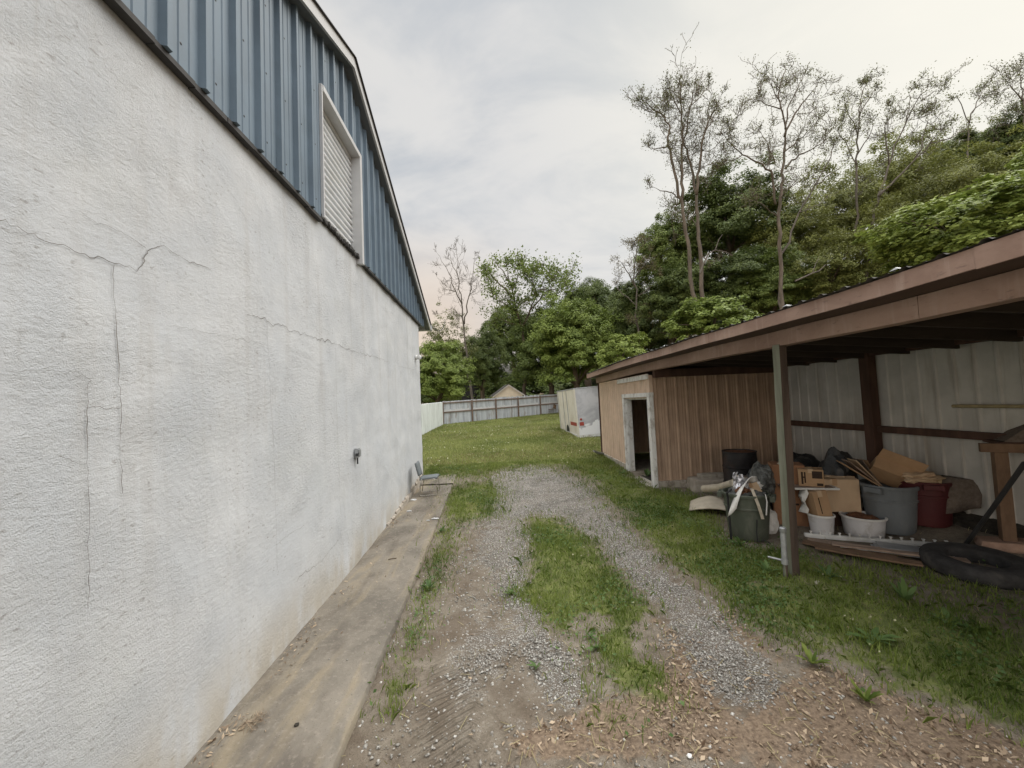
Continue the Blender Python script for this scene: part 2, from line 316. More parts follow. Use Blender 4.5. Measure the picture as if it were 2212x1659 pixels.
xyz = s.sep(); chev = s.math('ADD', xyz[1], s.math('MULTIPLY', s.math('ABSOLUTE', s.math('ADD', xyz[0], .36)), .7)); cb_ = s.n.new('ShaderNodeCombineXYZ'); s.l.new(xyz[0], cb_.inputs[0]); s.l.new(chev, cb_.inputs[1]); s.l.new(cb_.outputs[0], wv.inputs[0])
wv.inputs['Scale'].default_value = 6.; wv.inputs['Distortion'].default_value = 1.2; wv.inputs['Detail'].default_value = 2; wv.inputs['Detail Scale'].default_value = 3
nr = s.bump(s.math('MULTIPLY', s.ramp(vor, .6, .1), gvf), .012, .9); nr = s.bump(nf, .012, .8, nr)
nr = s.bump(s.math('MULTIPLY', wv.outputs[1], tk), .022, .8, nr)
MT['ground'] = s.out(col, .95, 0, nr, .12)

# ------------------------------------------------------------------ mesh helpers
def Rz(a): return Matrix.Rotation(a, 3, 'Z')
def Rx(a): return Matrix.Rotation(a, 3, 'X')
def Ry(a): return Matrix.Rotation(a, 3, 'Y')
class MB:
    def __init__(s): s.v = []; s.f = []
    def add(s, vs, fs):
        o = len(s.v); s.v += [tuple(x) for x in vs]; s.f += [tuple(i + o for i in f) for f in fs]; return s
    def box(s, c, d, R=None):
        c = Vector(c); vs = []
        for q in ((-1,-1,-1),(1,-1,-1),(1,1,-1),(-1,1,-1),(-1,-1,1),(1,-1,1),(1,1,1),(-1,1,1)):
            p = Vector((q[0]*d[0]/2, q[1]*d[1]/2, q[2]*d[2]/2)); vs.append((R @ p if R else p) + c)
        return s.add(vs, [(0,3,2,1),(4,5,6,7),(0,1,5,4),(1,2,6,5),(2,3,7,6),(3,0,4,7)])
    def bb(s, a, b):
        return s.box([(a[i]+b[i])/2 for i in range(3)], [abs(b[i]-a[i]) for i in range(3)])
    def path(s, pts, rad, n=8, cap=True, closed=False):
        pts = [Vector(p) for p in pts]; m = len(pts); vs = []; fs = []
        rad = rad if isinstance(rad, (list, tuple)) else [rad]*m
        prev = None
        for i, p in enumerate(pts):
            a = pts[(i-1) % m] if closed else pts[max(i-1, 0)]; b = pts[(i+1) % m] if closed else pts[min(i+1, m-1)]
            t = (b-a).normalized() if (b-a).length > 1e-9 else Vector((0,0,1))
            if prev is None: u = t.orthogonal().normalized()
            else:
                u = prev - t*prev.dot(t); u = u.normalized() if u.length > 1e-6 else t.orthogonal().normalized()
            prev = u; w_ = t.cross(u)
            for j in range(n):
                an = 2*math.pi*j/n; vs.append(p + (u*math.cos(an) + w_*math.sin(an))*rad[i])
        for i in range(m if closed else m-1):
            for j in range(n):
                a = i*n+j; b = i*n+(j+1) % n; c = ((i+1) % m)*n+(j+1) % n; d = ((i+1) % m)*n+j; fs.append((a,b,c,d))
        if cap and not closed: fs += [tuple(range(n-1,-1,-1)), tuple((m-1)*n+j for j in range(n))]
        return s.add(vs, fs)
    def lathe(s, prof_, n=28, c=(0,0,0), sx=1., sy=1., R=None, cap=True, fn=None):
        vs = []; fs = []; c = Vector(c); m = len(prof_)
        for (r, z) in prof_:
            for j in range(n):
                a = 2*math.pi*j/n; rr = r*(fn(a, z) if fn else 1)
                p = Vector((rr*math.cos(a)*sx, rr*math.sin(a)*sy, z)); vs.append((R @ p if R else p)+c)
        for i in range(m-1):
            for j in range(n): fs.append((i*n+j, i*n+(j+1) % n, (i+1)*n+(j+1) % n, (i+1)*n+j))
        if cap: fs += [tuple(range(n-1,-1,-1)), tuple((m-1)*n+j for j in range(n))]
        return s.add(vs, fs)
    def poly(s, p, thick):
        """flat polygon p (3D points) given thickness along its normal"""
        p = [Vector(q) for q in p]; nrm = (p[1]-p[0]).cross(p[2]-p[0]).normalized(); n = len(p)
        vs = p + [q - nrm*thick for q in p]
        return s.add(vs, [tuple(range(n)), tuple(range(2*n-1, n-1, -1))] + [(i, n+i, n+(i+1) % n, (i+1) % n) for i in range(n)])
    def sheet(s, rows, thick=0):
        """rows: list of equal-length point lists -> surface"""
        m, n = len(rows), len(rows[0]); vs = [Vector(p) for r in rows for p in r]
        return s.add(vs, [(i*n+j, i*n+j+1, (i+1)*n+j+1, (i+1)*n+j) for i in range(m-1) for j in range(n-1)])
    def build(s, name, mat, parent=None, smooth=False, bevel=0, solid=0, loc=None, rot=None):
        me = bpy.data.meshes.new(name); me.from_pydata(s.v, [], s.f); me.update()
        o = bpy.data.objects.new(name, me); COL.objects.link(o); me.materials.append(mat)
        if parent: o.parent = parent
        if loc: o.location = loc
        if rot: o.rotation_euler = rot
        if solid:
            md = o.modifiers.new('solid', 'SOLIDIFY'); md.thickness = solid; md.offset = 0
        if bevel:
            md = o.modifiers.new('bevel', 'BEVEL'); md.width = bevel; md.segments = 2; md.limit_method = 'ANGLE'
        if smooth:
            me.polygons.foreach_set('use_smooth', [True]*len(me.polygons))
            if smooth != 'all':
                try: me.set_sharp_from_angle(angle=R_(38))
                except Exception: pass
        return o
def tag(o, label=None, cat=None, group=None, kind=None):
    for k_, v_ in (('label', label), ('category', cat), ('group', group), ('kind', kind)):
        if v_: o[k_] = v_
    return o
def thing(name, label, cat, loc=(0,0,0), rz=0, group=None):
    o = bpy.data.objects.new(name, None); COL.objects.link(o); o.location = loc; o.rotation_euler = (0,0,rz); o.empty_display_size = .2
    return tag(o, label, cat, group)
def onground(x, y, dz=0): return (x, y, gz(x, y)+dz)
def npmesh(name, V, F, mat, parent=None, tint=None, smooth=False):
    """V (n,3), F (m,k) constant k"""
    V = np.asarray(V, np.float32); F = np.asarray(F, np.int32); k_ = F.shape[1]
    me = bpy.data.meshes.new(name); me.vertices.add(len(V)); me.vertices.foreach_set('co', V.ravel())
    me.loops.add(F.size); me.loops.foreach_set('vertex_index', F.ravel()); me.polygons.add(len(F))
    me.polygons.foreach_set('loop_start', np.arange(0, F.size, k_, dtype=np.int32)); me.polygons.foreach_set('loop_total', np.full(len(F), k_, np.int32))
    if smooth: me.polygons.foreach_set('use_smooth', np.ones(len(F), bool))
    me.update(calc_edges=True)
    if tint is not None:
        a = me.attributes.new('tint', 'FLOAT', 'POINT'); a.data.foreach_set('value', np.asarray(tint, np.float32))
    me.materials.append(mat); o = bpy.data.objects.new(name, me); COL.objects.link(o)
    if parent: o.parent = parent
    return o
def unit(a): return a/np.maximum(np.linalg.norm(a, axis=-1, keepdims=True), 1e-9)
def leaf_quads(C, Nrm, size, aspect=.6, rng=RNG, fold=.15):
    """diamond leaves at C facing Nrm"""
    n = len(C); Nrm = unit(Nrm); rv = unit(rng.normal(size=(n,3))); T = unit(np.cross(Nrm, rv)); B = np.cross(Nrm, T)
    size = np.broadcast_to(np.asarray(size), (n,))[:,None]
    V = np.stack([C - T*size*.5, C + B*size*.5*aspect - Nrm*size*fold*.3, C + T*size*.5 - Nrm*size*fold, C - B*size*.5*aspect - Nrm*size*fold*.3], 1)
    return V.reshape(-1,3), np.arange(4*n).reshape(n,4)
def vnoise(P, scale, seed=0):
    return np.array([mnoise.noise(Vector((p[0]*scale+seed, p[1]*scale-seed, (p[2]*scale if len(p) > 2 else 0)+seed*.3))) for p in P])

# ------------------------------------------------------------------ ground: one sheet to the horizon, with surveyed surface masks
def poly_world(pts): return np.array([gp(*p)[:2] for p in pts])
def inside(P, poly):
    x, y = P[:,0], P[:,1]; c = np.zeros(len(P), bool); n = len(poly)
    for i in range(n):
        x1, y1 = poly[i]; x2, y2 = poly[(i+1) % n]
        if y1 == y2: continue
        k_ = (y1 > y) != (y2 > y); c ^= k_ & (x < (x2-x1)*(y-y1)/(y2-y1)+x1)
    return c
GRAVEL = poly_world([(1075,1012),(1180,1008),(1240,1030),(1290,1062),(1340,1120),(1400,1180),(1450,1240),(1530,1290),(1560,1325),(1590,1375),(1660,1420),(1690,1490),(1650,1560),(1560,1510),(1500,1450),(1450,1390),(1440,1340),(1400,1290),(1330,1220),(1290,1180),(1260,1150),(1200,1118),(1140,1122),(1145,1200),(1150,1290),(1180,1345),(1240,1420),(1270,1500),(1230,1545),(1160,1480),(1130,1400),(1085,1300),(1050,1230),(1030,1170),(1055,1100),(1055,1040)])
G_MID = poly_world([(1145,1122),(1200,1120),(1270,1160),(1320,1230),(1375,1280),(1412,1330),(1395,1370),(1425,1450),(1455,1540),(1390,1595),(1310,1565),(1250,1480),(1245,1430),(1205,1365),(1150,1310),(1095,1285),(1150,1245)])
G_LEFT = poly_world([(985,1052),(1060,1036),(1072,1085),(1062,1118),(1005,1130),(960,1128),(972,1062)])
G_EDGE = poly_world([(958,1128),(985,1130),(965,1230),(925,1330),(895,1440),(850,1560),(805,1550),(850,1440),(895,1330),(930,1220)])
G_RIGHT = poly_world([(1240,1012),(1300,1062),(1350,1118),(1415,1182),(1478,1242),(1560,1290),(1592,1340),(1640,1375),(1700,1400),(1830,1425),(1930,1500),(2080,1540),(2300,1640),(2300,1290),(2000,1230),(1800,1200),(1700,1190),(1580,1180),(1540,1100),(1500,1068),(1420,1060),(1310,995),(1290,985)])
G_LAWN = np.array([(-9, 10.45), (-1.4, 10.2), (-.35, 11.0), (.2, 12.0), (1.0, 12.1), (1.6, 10.9), (2.1, 10.0), (2.95, 8.8), (2.8, 13.5), (9, 14), (30, 60), (-30, 60), (-9, 30)])
LANE = poly_world([(1035,1110),(1140,1125),(1150,1290),(1240,1430),(1280,1530),(1230,1659),(1010,1659),(960,1500),(985,1330),(1010,1200)])
LITTER = poly_world([(1100,1590),(1230,1545),(1430,1470),(1440,1400),(1400,1330),(1440,1330),(1530,1480),(1600,1560),(1700,1470),(1760,1430),(1900,1490),(2080,1545),(2300,1640),(2300,1700),(1400,1640),(1100,1640)])
LIT2 = poly_world([(1560,1300),(1640,1380),(1700,1410),(1690,1450),(1600,1400),(1545,1340)])
UNDER = poly_world([(1560,1110),(1700,1130),(2000,1150),(2300,1170),(2300,1400),(2000,1330),(1850,1280),(1700,1190),(1580,1185)])
TRACK = poly_world([(935,1440),(1040,1440),(1030,1659),(890,1659)])
def soft(P, polys, jit, n=7, seed=3):
    rg = np.random.default_rng(seed); a = np.zeros(len(P))
    d = np.linalg.norm(P, axis=1)[:,None]
    for i in range(n):
        Q = P + rg.normal(size=P.shape)*jit*np.clip(d/4., .7, 3.2) if i else P
        a += np.any([inside(Q, p) for p in polys], 0)
    return a/n
def grass_mask(P, n=7):
    mid = soft(P, [G_MID], .15, n)*np.where(P[:,1] < 3.9, .28+.72*sm(vnoise(P, 2.4, 31.), -.25, .2), 1.)
    a = np.maximum(mid, soft(P, [G_RIGHT], .16, n)*(.78+.22*sm(vnoise(P, 1.3, 17.), -.35, .1)))
    a = np.maximum(a, soft(P, [G_LEFT], .16, n)); a = np.maximum(a, soft(P, [G_LAWN], .30, n))
    a = np.maximum(a, .75*soft(P, [G_EDGE], .11, n))
    far = (P[:,1] > 11.5) | (P[:,0] > 7.5) | (P[:,0] < -3.2)
    a = np.where(far, np.maximum(a, .9), a)
    u = soft(P, [UNDER], .15, n); return a*(1-.55*u)
def axis(segs):
    out = []
    for a, b, st in segs: out += list(np.arange(a, b, st))
    return np.array(out + [segs[-1][1]])
xs = axis([(-300,-60,40),(-60,-12,4),(-12,-3,.5),(-3,6.6,.045),(6.6,12,.3),(12,60,2.5),(60,400,34)])
ys = axis([(-120,-10,22),(-10,.8,.6),(.8,7,.045),(7,12,.08),(12,40,.4),(40,120,8),(120,900,120)])
GX, GY = np.meshgrid(xs, ys); P2 = np.stack([GX.ravel(), GY.ravel()], 1)
near = (P2[:,0] > -3.1) & (P2[:,0] < 6.7) & (P2[:,1] > .7) & (P2[:,1] < 12.2)
Z = GZ(P2[:,0], P2[:,1]); bumpz = np.zeros(len(P2))
idx = np.where(near)[0]
bumpz[idx] = .016*vnoise(P2[idx], 2.3, 1.) + .009*vnoise(P2[idx], 8., 4.) + .004*vnoise(P2[idx], 21., 7.)
gmask = np.zeros(len(P2)); gmask[:] = .9
gmask[idx] = grass_mask(P2[idx]); far_ = np.where(~near)[0]; gmask[far_] = grass_mask(P2[far_], 3)
gvm = np.zeros(len(P2)); gvm[idx] = np.maximum(soft(P2[idx], [GRAVEL], .13)*(.85+.3*vnoise(P2[idx], 1.5, 8.)), .55*soft(P2[idx], [LANE], .15)*(.75+.8*vnoise(P2[idx], 1.7, 5.)))
ltm = np.where(P2[:,0] > 7.5, .9, 0.); gmask[P2[:,0] > 9] = .1; ltm[idx] = np.maximum(soft(P2[idx], [LITTER], .12), .8*soft(P2[idx], [LIT2], .08))
tkm = np.zeros(len(P2)); tkm[idx] = soft(P2[idx], [TRACK], .10)
onwalk = sm(-(P2[:,0] - (-.98 - .062*P2[:,1])), .0, .06)*(P2[:,1] < 10.6)*(P2[:,0] > -3.2)
gmask *= 1-onwalk
bumpz += .02*gmask*near - .07*onwalk
bumpz[far_] += 0
Zf = Z + bumpz
nx, ny = len(xs), len(ys); ii = np.arange(nx*ny).reshape(ny, nx)
F = np.stack([ii[:-1,:-1], ii[:-1,1:], ii[1:,1:], ii[1:,:-1]], -1).reshape(-1,4)
ground = npmesh('ground', np.column_stack([P2, Zf]), F, MT['ground'], smooth=True); ground['kind'] = 'structure'
for nm_, a_ in (('grass', gmask), ('gravel', gvm), ('litter', ltm), ('track', tkm)):
    at_ = ground.data.attributes.new(nm_, 'FLOAT', 'POINT'); at_.data.foreach_set('value', a_.astype(np.float32))
def gzs(P): return GZ(P[:,0], P[:,1])

# concrete walk along the big wall (two slabs with a grassy joint)
def walk_slab(name, y0, y1, ragged):
    n = 60; top = []; rg = random.Random(int(y0*10))
    for i in range(n+1):
        y = y0+(y1-y0)*i/n
        xl = BLX-BLA*y-.02; e = -1.0-.058*y + (.012*mnoise.noise(Vector((y*3,0,0)))+.008*mnoise.noise(Vector((y*11,3,0))))*ragged
        if y < 2.9: e += .0
        z = gz(xl, y)+.045
        top.append([(xl+(e-xl)*t/6, y + (.0 if 0 < i < n else .012*rg.random()), z+.004*mnoise.noise(Vector((y*2, t, 5)))) for t in range(7)])
    m = MB(); m.sheet(top)
    edge = [[r[-1] for r in top], [(r[-1][0]+.012, r[-1][1], r[-1][2]-.02) for r in top], [(r[-1][0]+.02, r[-1][1], r[-1][2]-.16) for r in top]]
    m.sheet([list(a) for a in edge][::-1])
    m.sheet([top[-1], [(p[0], p[1]+.01, p[2]-.16) for p in top[-1]]])
    o = m.build(name, MT['concrete'], smooth=True); o['kind'] = 'structure'; return o
walk_slab('path', -1.0, 9.35, 1.); walk_slab('path', 9.47, 10.45, 1.)

# ------------------------------------------------------------------ the big stucco and blue metal building
B = thing('warehouse_building', 'large building with cracked white stucco wall and blue ribbed metal gable above', 'building', (BLX, 0, 0), math.atan(BLA))
WE, WS, WT = 10.02, -.25, 4.30           # wall far end, near end, stucco height
RY, RZ_, RSL = 5.05, 6.92, .43            # ridge and slope
def rake(y): return RZ_ - RSL*abs(y-RY)
m = MB(); n = 90; rows = []
for j in range(46):
    z = -.25+(WT+.25)*j/45
    rows.append([(.010*mnoise.noise(Vector((i*.35, j*.35, 0))) + .006*mnoise.noise(Vector((i*1.1, j*1.1, 9))), WS+(WE-WS)*i/n, z) for i in range(n+1)])
m.sheet(rows)
m.sheet([[(0, WE, -.25), (-14, WE, -.25)], [(0, WE, WT), (-14, WE, WT)]]); m.sheet([[(-14, WS, -.25), (0, WS, -.25)], [(-14, WS, WT), (0, WS, WT)]])
m.build('wall', MT['stucco'], B, smooth=True)
# ribbed siding: one folded sheet per side of the door, top cut to the roof slope
DY0, DY1, DZ1 = 4.26, 5.52, 5.84
def siding(y0, y1, zb):
    st = []; y = math.floor(y0/.305)*.305
    while y < y1+.4:
        for (dy, x) in ((0,.0),(.012,.044),(.05,.044),(.066,.0),(.135,.0),(.142,.007),(.160,.007),(.167,.0),(.22,.0),(.227,.007),(.245,.007),(.252,.0)): st.append((y+dy, x))
        y += .305
    st = [(y0, 0.)] + [q for q in st if y0 < q[0] < y1] + [(y1, 0.)]
    return st
m = MB()
def rib_sheet(y0, y1, zb):
    st = siding(y0, y1, zb); X0 = .04
    ys_ = sorted(set([q[0] for q in st] + ([RY] if y0 < RY < y1 else [])))
    def xx(y):
        for a, b in zip(st, st[1:]):
            if a[0] <= y <= b[0]: return a[1]+(b[1]-a[1])*((y-a[0])/max(b[0]-a[0],1e-6))
        return 0
    m.sheet([[(X0+xx(y), y, zb) for y in ys_], [(X0+xx(y), y, rake(y)-.06) for y in ys_]])
    if zb < 5: m.sheet([[(X0+xx(y)-.035, y, zb) for y in ys_], [(X0+xx(y), y, zb) for y in ys_]])
rib_sheet(WS-.4, DY0, WT-.035); rib_sheet(DY1, 10.55, WT-.035); rib_sheet(DY0, DY1, DZ1)
m.build('siding', MT['blue'], B)
m = MB(); y = WS
while y < 10.1:                               # screw heads
    for z in [4.42+.62*q for q in range(5)]:
        if z < rake(y)-.2 and not (DY0-.05 < y < DY1+.05 and z < DZ1+.03):
            m.lathe([(.011,0),(.009,.008),(.0,.011)], 6, (.040, y+.1, z), R=Ry(math.pi/2), cap=False)
    y += .305
m.build('screw', MT['black'], B)['kind'] = 'stuff'
for y0, y1 in ((WS-.4, DY0), (DY1, WE+.02)):    # dark flashing under the siding
    m = MB(); yy = y0
    while yy < y1-.01:
        ye = min(yy+.305, y1); h = .022+.012*random.random(); m.bb((.004, yy, WT-.045-h), (.052+.012*random.random(), ye-.006, WT-.038)); yy = ye
    m.build('flashing', MT['roofedge'], B)
# crumbled mortar line under the door
m = MB()
for i in range(46):
    y = DY0+(DY1-DY0)*i/45; m.box((.012+.02*random.random(), y, WT-.02+.02*random.random()), (.05, .035, .03+.03*random.random()), Rx(random.random()*3))
m.build('broken_sill', MT['roofedge'], B)
D = MB()                                         # white door surround
D.bb((-.10, DY0-.005, WT-.02), (.075, DY0+.02, DZ1+.02)); D.bb((-.10, DY1-.03, WT-.10), (.085, DY1+.045, DZ1+.02)); D.bb((-.10, DY0+.02, DZ1-.05), (.085, DY1-.03, DZ1+.02))
df = D.build('door_frame', MT['whitetrim'], B, bevel=.004)
m = MB(); rows = []; z = WT-.05
while z < DZ1-.05:
    for t, dx_ in ((0,-.098),(.02,-.052),(.14,-.044),(.36,-.042),(.52,-.05),(.56,-.098),(.98,-.098)):
        rows.append([(dx_, y, z+t*.088) for y in (DY0+.02, DY1-.02)])
    z += .088
m.sheet(rows); sh_ = m.build('roller_shutter', MT['shutter'], B)
m = MB(); m.bb((-.06, DY1-.30, WT+.09), (-.04, DY1-.06, WT+.115)); m.bb((-.055, DY1-.12, WT+.07), (-.03, DY1-.09, WT+.16)); m.build('latch', MT['galv'], sh_)
# rake boards, soffit and dark roof edge
for sgn in (-1, 1):
    ye = RY+sgn*5.85
    def strip(x0, x1, z0, z1):
        q = MB(); a, b = (RY, ye); P_ = []
        for yy in (a, b):
            for (x, z) in ((x0, z0), (x1, z0), (x1, z1), (x0, z1)): P_.append((x, yy, rake(yy)+z))
        q.add(P_, [(0,1,2,3),(7,6,5,4),(0,4,5,1),(1,5,6,2),(2,6,7,3),(3,7,4,0)]); return q
    strip(.155, .185, -.155, .0).build('rake_board', MT['whitetrim'], B)
    strip(.035, .154, -.155, -.12).build('soffit', pm('grey_soffit', (.13,.14,.15), .6, .1, 4) if sgn < 0 else bpy.data.materials['grey_soffit'], B)
    q = MB(); rr = []
    for yy in (RY, ye): rr.append([(-14.2, yy, rake(yy)+.02), (.20, yy, rake(yy)+.02)])
    q.sheet(rr); rr2 = [[(.20, yy, rake(yy)+.02), (.215, yy, rake(yy)-.012), (.186, yy, rake(yy)-.012), (-14.2, yy, rake(yy)-.012)] for yy in (RY, ye)]
    q.sheet(rr2); q.build('roof', MT['roofedge'], B)
m = MB(); ye = RY+5.85; m.bb((-13, ye-.01, rake(ye)-.16), (.21, ye+.11, rake(ye)-.01)); m.build('gutter', MT['whitetrim'], B, bevel=.01)
m = MB(); m.sheet([[(0, WE, WT), (-14, WE, WT)], [(0, WE+.0, WT+.3), (-14, WE, WT+.3)]]); m.build('eave_panel', MT['whitetrim'], B)
# crumbling foundation at the far end of the wall base
m = MB(); y = 6.6
while y < 9.75:
    t = (y-6.6)/3.1; h = (.06+.16*t)*(.75+.5*random.random()); l = .12+.22*random.random(); zb = gz(-2.2, y)+.03
    m.add([(.0,y,zb),(.035+.03*random.random(),y,zb),(.03+.03*random.random(),y+l,zb),(0,y+l,zb),(0,y,zb+h),(.02+.03*random.random(),y,zb+h*.8),(.02+.03*random.random(),y+l,zb+h*random.uniform(.7,1)),(0,y+l,zb+h*random.uniform(.7,1.1))],
          [(0,3,2,1),(4,5,6,7),(0,1,5,4),(1,2,6,5),(2,3,7,6),(3,0,4,7)]); y += l*.93
m.build('foundation', MT['block'], B)
# cracks: thin ragged ribbons traced on the stucco
def wallpt(x, y):
    d = ray(x, y); nrm = Vector((1, BLA, 0)); t = nrm.dot(Vector((BLX,0,0))-CAMP)/nrm.dot(d); p = CAMP+d*t
    q = Rz(-math.atan(BLA)) @ (p-Vector((BLX,0,0))); return q.y, q.z
def crack(m, pts, wdt, ragg=.018):
    P_ = [wallpt(.529*a, 384+.529*b) for a, b in pts]; out = []
    for (a, b) in zip(P_, P_[1:]):
        L_ = math.hypot(b[0]-a[0], b[1]-a[1]); k_ = max(2, int(L_/.018))
        for i in range(k_):
            t = i/k_; out.append((a[0]+(b[0]-a[0])*t+ragg*(mnoise.noise(Vector((a[0]*9+t*L_*14, a[1]*7, 1)))+.45*mnoise.noise(Vector((a[0]*9+t*L_*52, a[1]*7, 3)))), a[1]+(b[1]-a[1])*t+ragg*(mnoise.noise(Vector((a[1]*9+t*L_*14, a[0]*7, 5)))+.45*mnoise.noise(Vector((a[1]*9+t*L_*52, a[0]*7, 7))))))
    out.append(P_[-1]); rows = [[], []]
    for i, (y, z) in enumerate(out):
        y2, z2 = out[min(i+1, len(out)-1)]; y1, z1 = out[max(i-1, 0)]; d = math.hypot(y2-y1, z2-z1)+1e-9
        w_ = .66*wdt*(.40+1.1*abs(mnoise.noise(Vector((y*6, z*6, 2)))+.35)); ny_, nz_ = -(z2-z1)/d, (y2-y1)/d
        i_ = (y-WS)/(WE-WS)*90; j_ = (z+.25)/(WT+.25)*45; i0, j0 = int(i_), int(j_); fi, fj = i_-i0, j_-j0
        wx_ = lambda i, j: .010*mnoise.noise(Vector((i*.35, j*.35, 0))) + .006*mnoise.noise(Vector((i*1.1, j*1.1, 9)))
        x = max(wx_(i0,j0), wx_(i0+1,j0), wx_(i0,j0+1), wx_(i0+1,j0+1))*.5 + .5*((wx_(i0,j0)*(1-fi)+wx_(i0+1,j0)*fi)*(1-fj)+(wx_(i0,j0+1)*(1-fi)+wx_(i0+1,j0+1)*fi)*fj)+.006; rows[0].append((x, y-ny_*w_/2, z-nz_*w_/2)); rows[1].append((x, y+ny_*w_/2, z+nz_*w_/2))
    m.sheet(rows)
for ci, (w_, rg_, pts) in enumerate([
    (.0055, .02, [(-40,165),(0,172),(60,205),(130,225),(180,262),(250,272),(300,298),(360,315),(420,330),(462,358),(500,365),(552,380),(568,355),(580,318),(602,290),(640,280),(670,285),(700,305),(760,340),(860,370)]),
    (.0045, .008, [(462,358),(458,385),(460,420),(465,520),(470,640),(478,760),(480,860),(486,940),(486,1090),(492,1290)]),
    (.0028, .02, [(300,130),(400,185),(500,225),(550,250),(590,285)]),
    (.0070, .03, [(1005,555),(1050,570),(1088,582),(1120,603),(1160,610),(1180,625),(1230,635),(1275,655),(1310,660),(1340,668),(1380,685),(1430,705),(1478,718),(1530,733),(1585,752)]),
    (.0042, .008, [(370,830),(355,850),(352,935),(352,1160),(356,1400),(356,1659),(356,1760)]), (.0038, .012, [(352,935),(420,938),(482,942)]),
    (.0026, .02, [(0,785),(110,788),(200,783),(280,795),(330,815),(370,830)]), (.0026, .015, [(235,1140),(280,1152),(350,1168)]),
    (.0030, .006, [(1088,582),(1093,700),(1100,900),(1112,1050),(1125,1400),(1130,1600)]), (.0032, .012, [(1368,690),(1370,850),(1380,1150),(1392,1500)]),
    (.0032, .006, [(1478,718),(1482,900),(1500,1130)]), (.005, .02, [(1335,940),(1350,965),(1360,1010)]), (.0042, .02, [(1205,1650),(1240,1610),(1300,1575),(1380,1480)]),
    (.0022, .02, [(700,600),(850,635),(1080,680)]), (.004, .01, [(1630,770),(1695,785)]), (.0035, .01, [(1635,560),(1638,640)]), (.003, .006, [(1650,1080),(1655,1300)]), (.0026, .015, [(1125,1500),(1180,1455),(1240,1420)])]):
    m = MB(); crack(m, pts, w_, rg_); m.build('crack', MT['crack'], B)

# small fittings on the wall
def wall_thing(name, label, cat, px, py):
    y, z = wallpt(px, py); o = thing(name, label, cat, (0,0,0)); p = Rz(math.atan(BLA)) @ Vector((.012, y, z)) + Vector((BLX, 0, 0))
    o.location = p; o.rotation_euler = (0,0,math.atan(BLA)); o.scale = (.85,.85,.85); return o
o = wall_thing('outlet_box', 'small grey metal switch box with lever on the white stucco wall', 'switch box', 766, 979)
MB().bb((0,-.045,-.07),(.05,.075,.075)).build('box', MT['galv'], o, bevel=.006); MB().bb((.05,-.02,-.055),(.068,.06,.055)).build('cover', MT['galv'], o, bevel=.004)
MB().path([(.06,-.03,0),(.075,-.13,-.012)], .012).bb((.055,-.165,-.03),(.095,-.13,.012)).build('lever', MT['candark'], o); MB().path([(.03,.0,-.07),(.03,.0,-.17)], .012).build('conduit', MT['candark'], o)
o = wall_thing('security_camera', 'small white round security camera near the far wall corner', 'camera', 897, 772)
MB().lathe([(.07,0),(.07,.03),(.055,.045)], 20, R=Ry(math.pi/2)).build('base', MT['white_plastic'], o, smooth=True)
MB().lathe([(.0,-.07),(.045,-.06),(.065,-.02),(.065,.02),(.045,.06),(.0,.07)], 20, (.10,.02,0)).build('housing', MT['white_plastic'], o, smooth=True)
MB().lathe([(.03,0),(.032,.05)], 14, (.14,.04,-.015), R=Ry(math.pi/2)).build('lens', MT['black'], o, smooth=True)
# service wire from the eave to the trees
a, b = Vector((-2.28, 10.9, 4.42)), at(962, 690, 30); pts = [a.lerp(b, i/16)-Vector((0,0,.5*math.sin(math.pi*i/16))) for i in range(17)]
tag(MB().path(pts, .016, 5).build('overhead_wire', MT['black']), 'thin dark wire running from the building eave towards the bare tree', 'wire')

# ------------------------------------------------------------------ open shed on the right (local x runs into the shed, y away from the street)
S = thing('open_shed', 'long low open-fronted metal shed with brown eaves, closed tan end room and open bay', 'shed', (SHX, 0, 0), math.atan(SHA))
SRM = Rz(math.atan(SHA))
def sw(x, y, z): return SRM @ Vector((x, y, z)) + Vector((SHX, 0, 0))
CO, FE, SB = 8.42, 12.72, 2.88            # corner of the room, far end, depth
def ribs(p0, dirv, out, length, z0, z1, pitch=.2286, rib=.02, wdt=.05, name='wall', mat=None, ztop=None, parent=S, minor=True):
    """ribbed sheet wall from p0 along dirv; ribs stand out along out"""
    p0, dv, ov = Vector(p0), Vector(dirv), Vector(out); st = []; t = .06
    while t < length-.05:
        st += [(t-.012-wdt/2, 0), (t-wdt/2+.006, rib), (t+wdt/2-.006, rib), (t+wdt/2+.012, 0)]
        if minor: st += [(t+.09, 0), (t+.096, .004), (t+.108, .004), (t+.114, 0), (t+.145,0), (t+.151,.004), (t+.163,.004), (t+.169,0)]
        t += pitch
    st = [(0,0)]+[q for q in st if 0 < q[0] < length]+[(length,0)]
    m = MB(); m.sheet([[p0+dv*a+ov*b+Vector((0,0,z0(a) if callable(z0) else z0)) for a, b in st], [p0+dv*a+ov*b+Vector((0,0,z1(a) if callable(z1) else z1)) for a, b in st]])
    return m.build(name, mat, parent)
DO0, DO1, DH = 8.53, 10.16, 2.06            # door opening
BT = 2.60
ribs((0, DO1+.02, 0), (0,1,0), (-1,0,0), FE-DO1-.02, .30, BT, .20, .02, .04, 'front_wall', MT['tan'])
ribs((0, DO0-.02, 0), (0,1,0), (-1,0,0), DO1-DO0+.04, DH+.0, BT, .20, .02, .04, 'front_wall', MT['tan'])
ribs((.06, CO, 0), (1,0,0), (0,-1,0), SB-.06, .26, 2.53, name='divider_wall', mat=MT['tan_shaded_dirty'], rib=.022, wdt=.045)
MB().bb((-.022, CO-.025, .16), (.06, CO+.10, 2.56)).build('corner_trim', MT['tan'], S, bevel=.004)
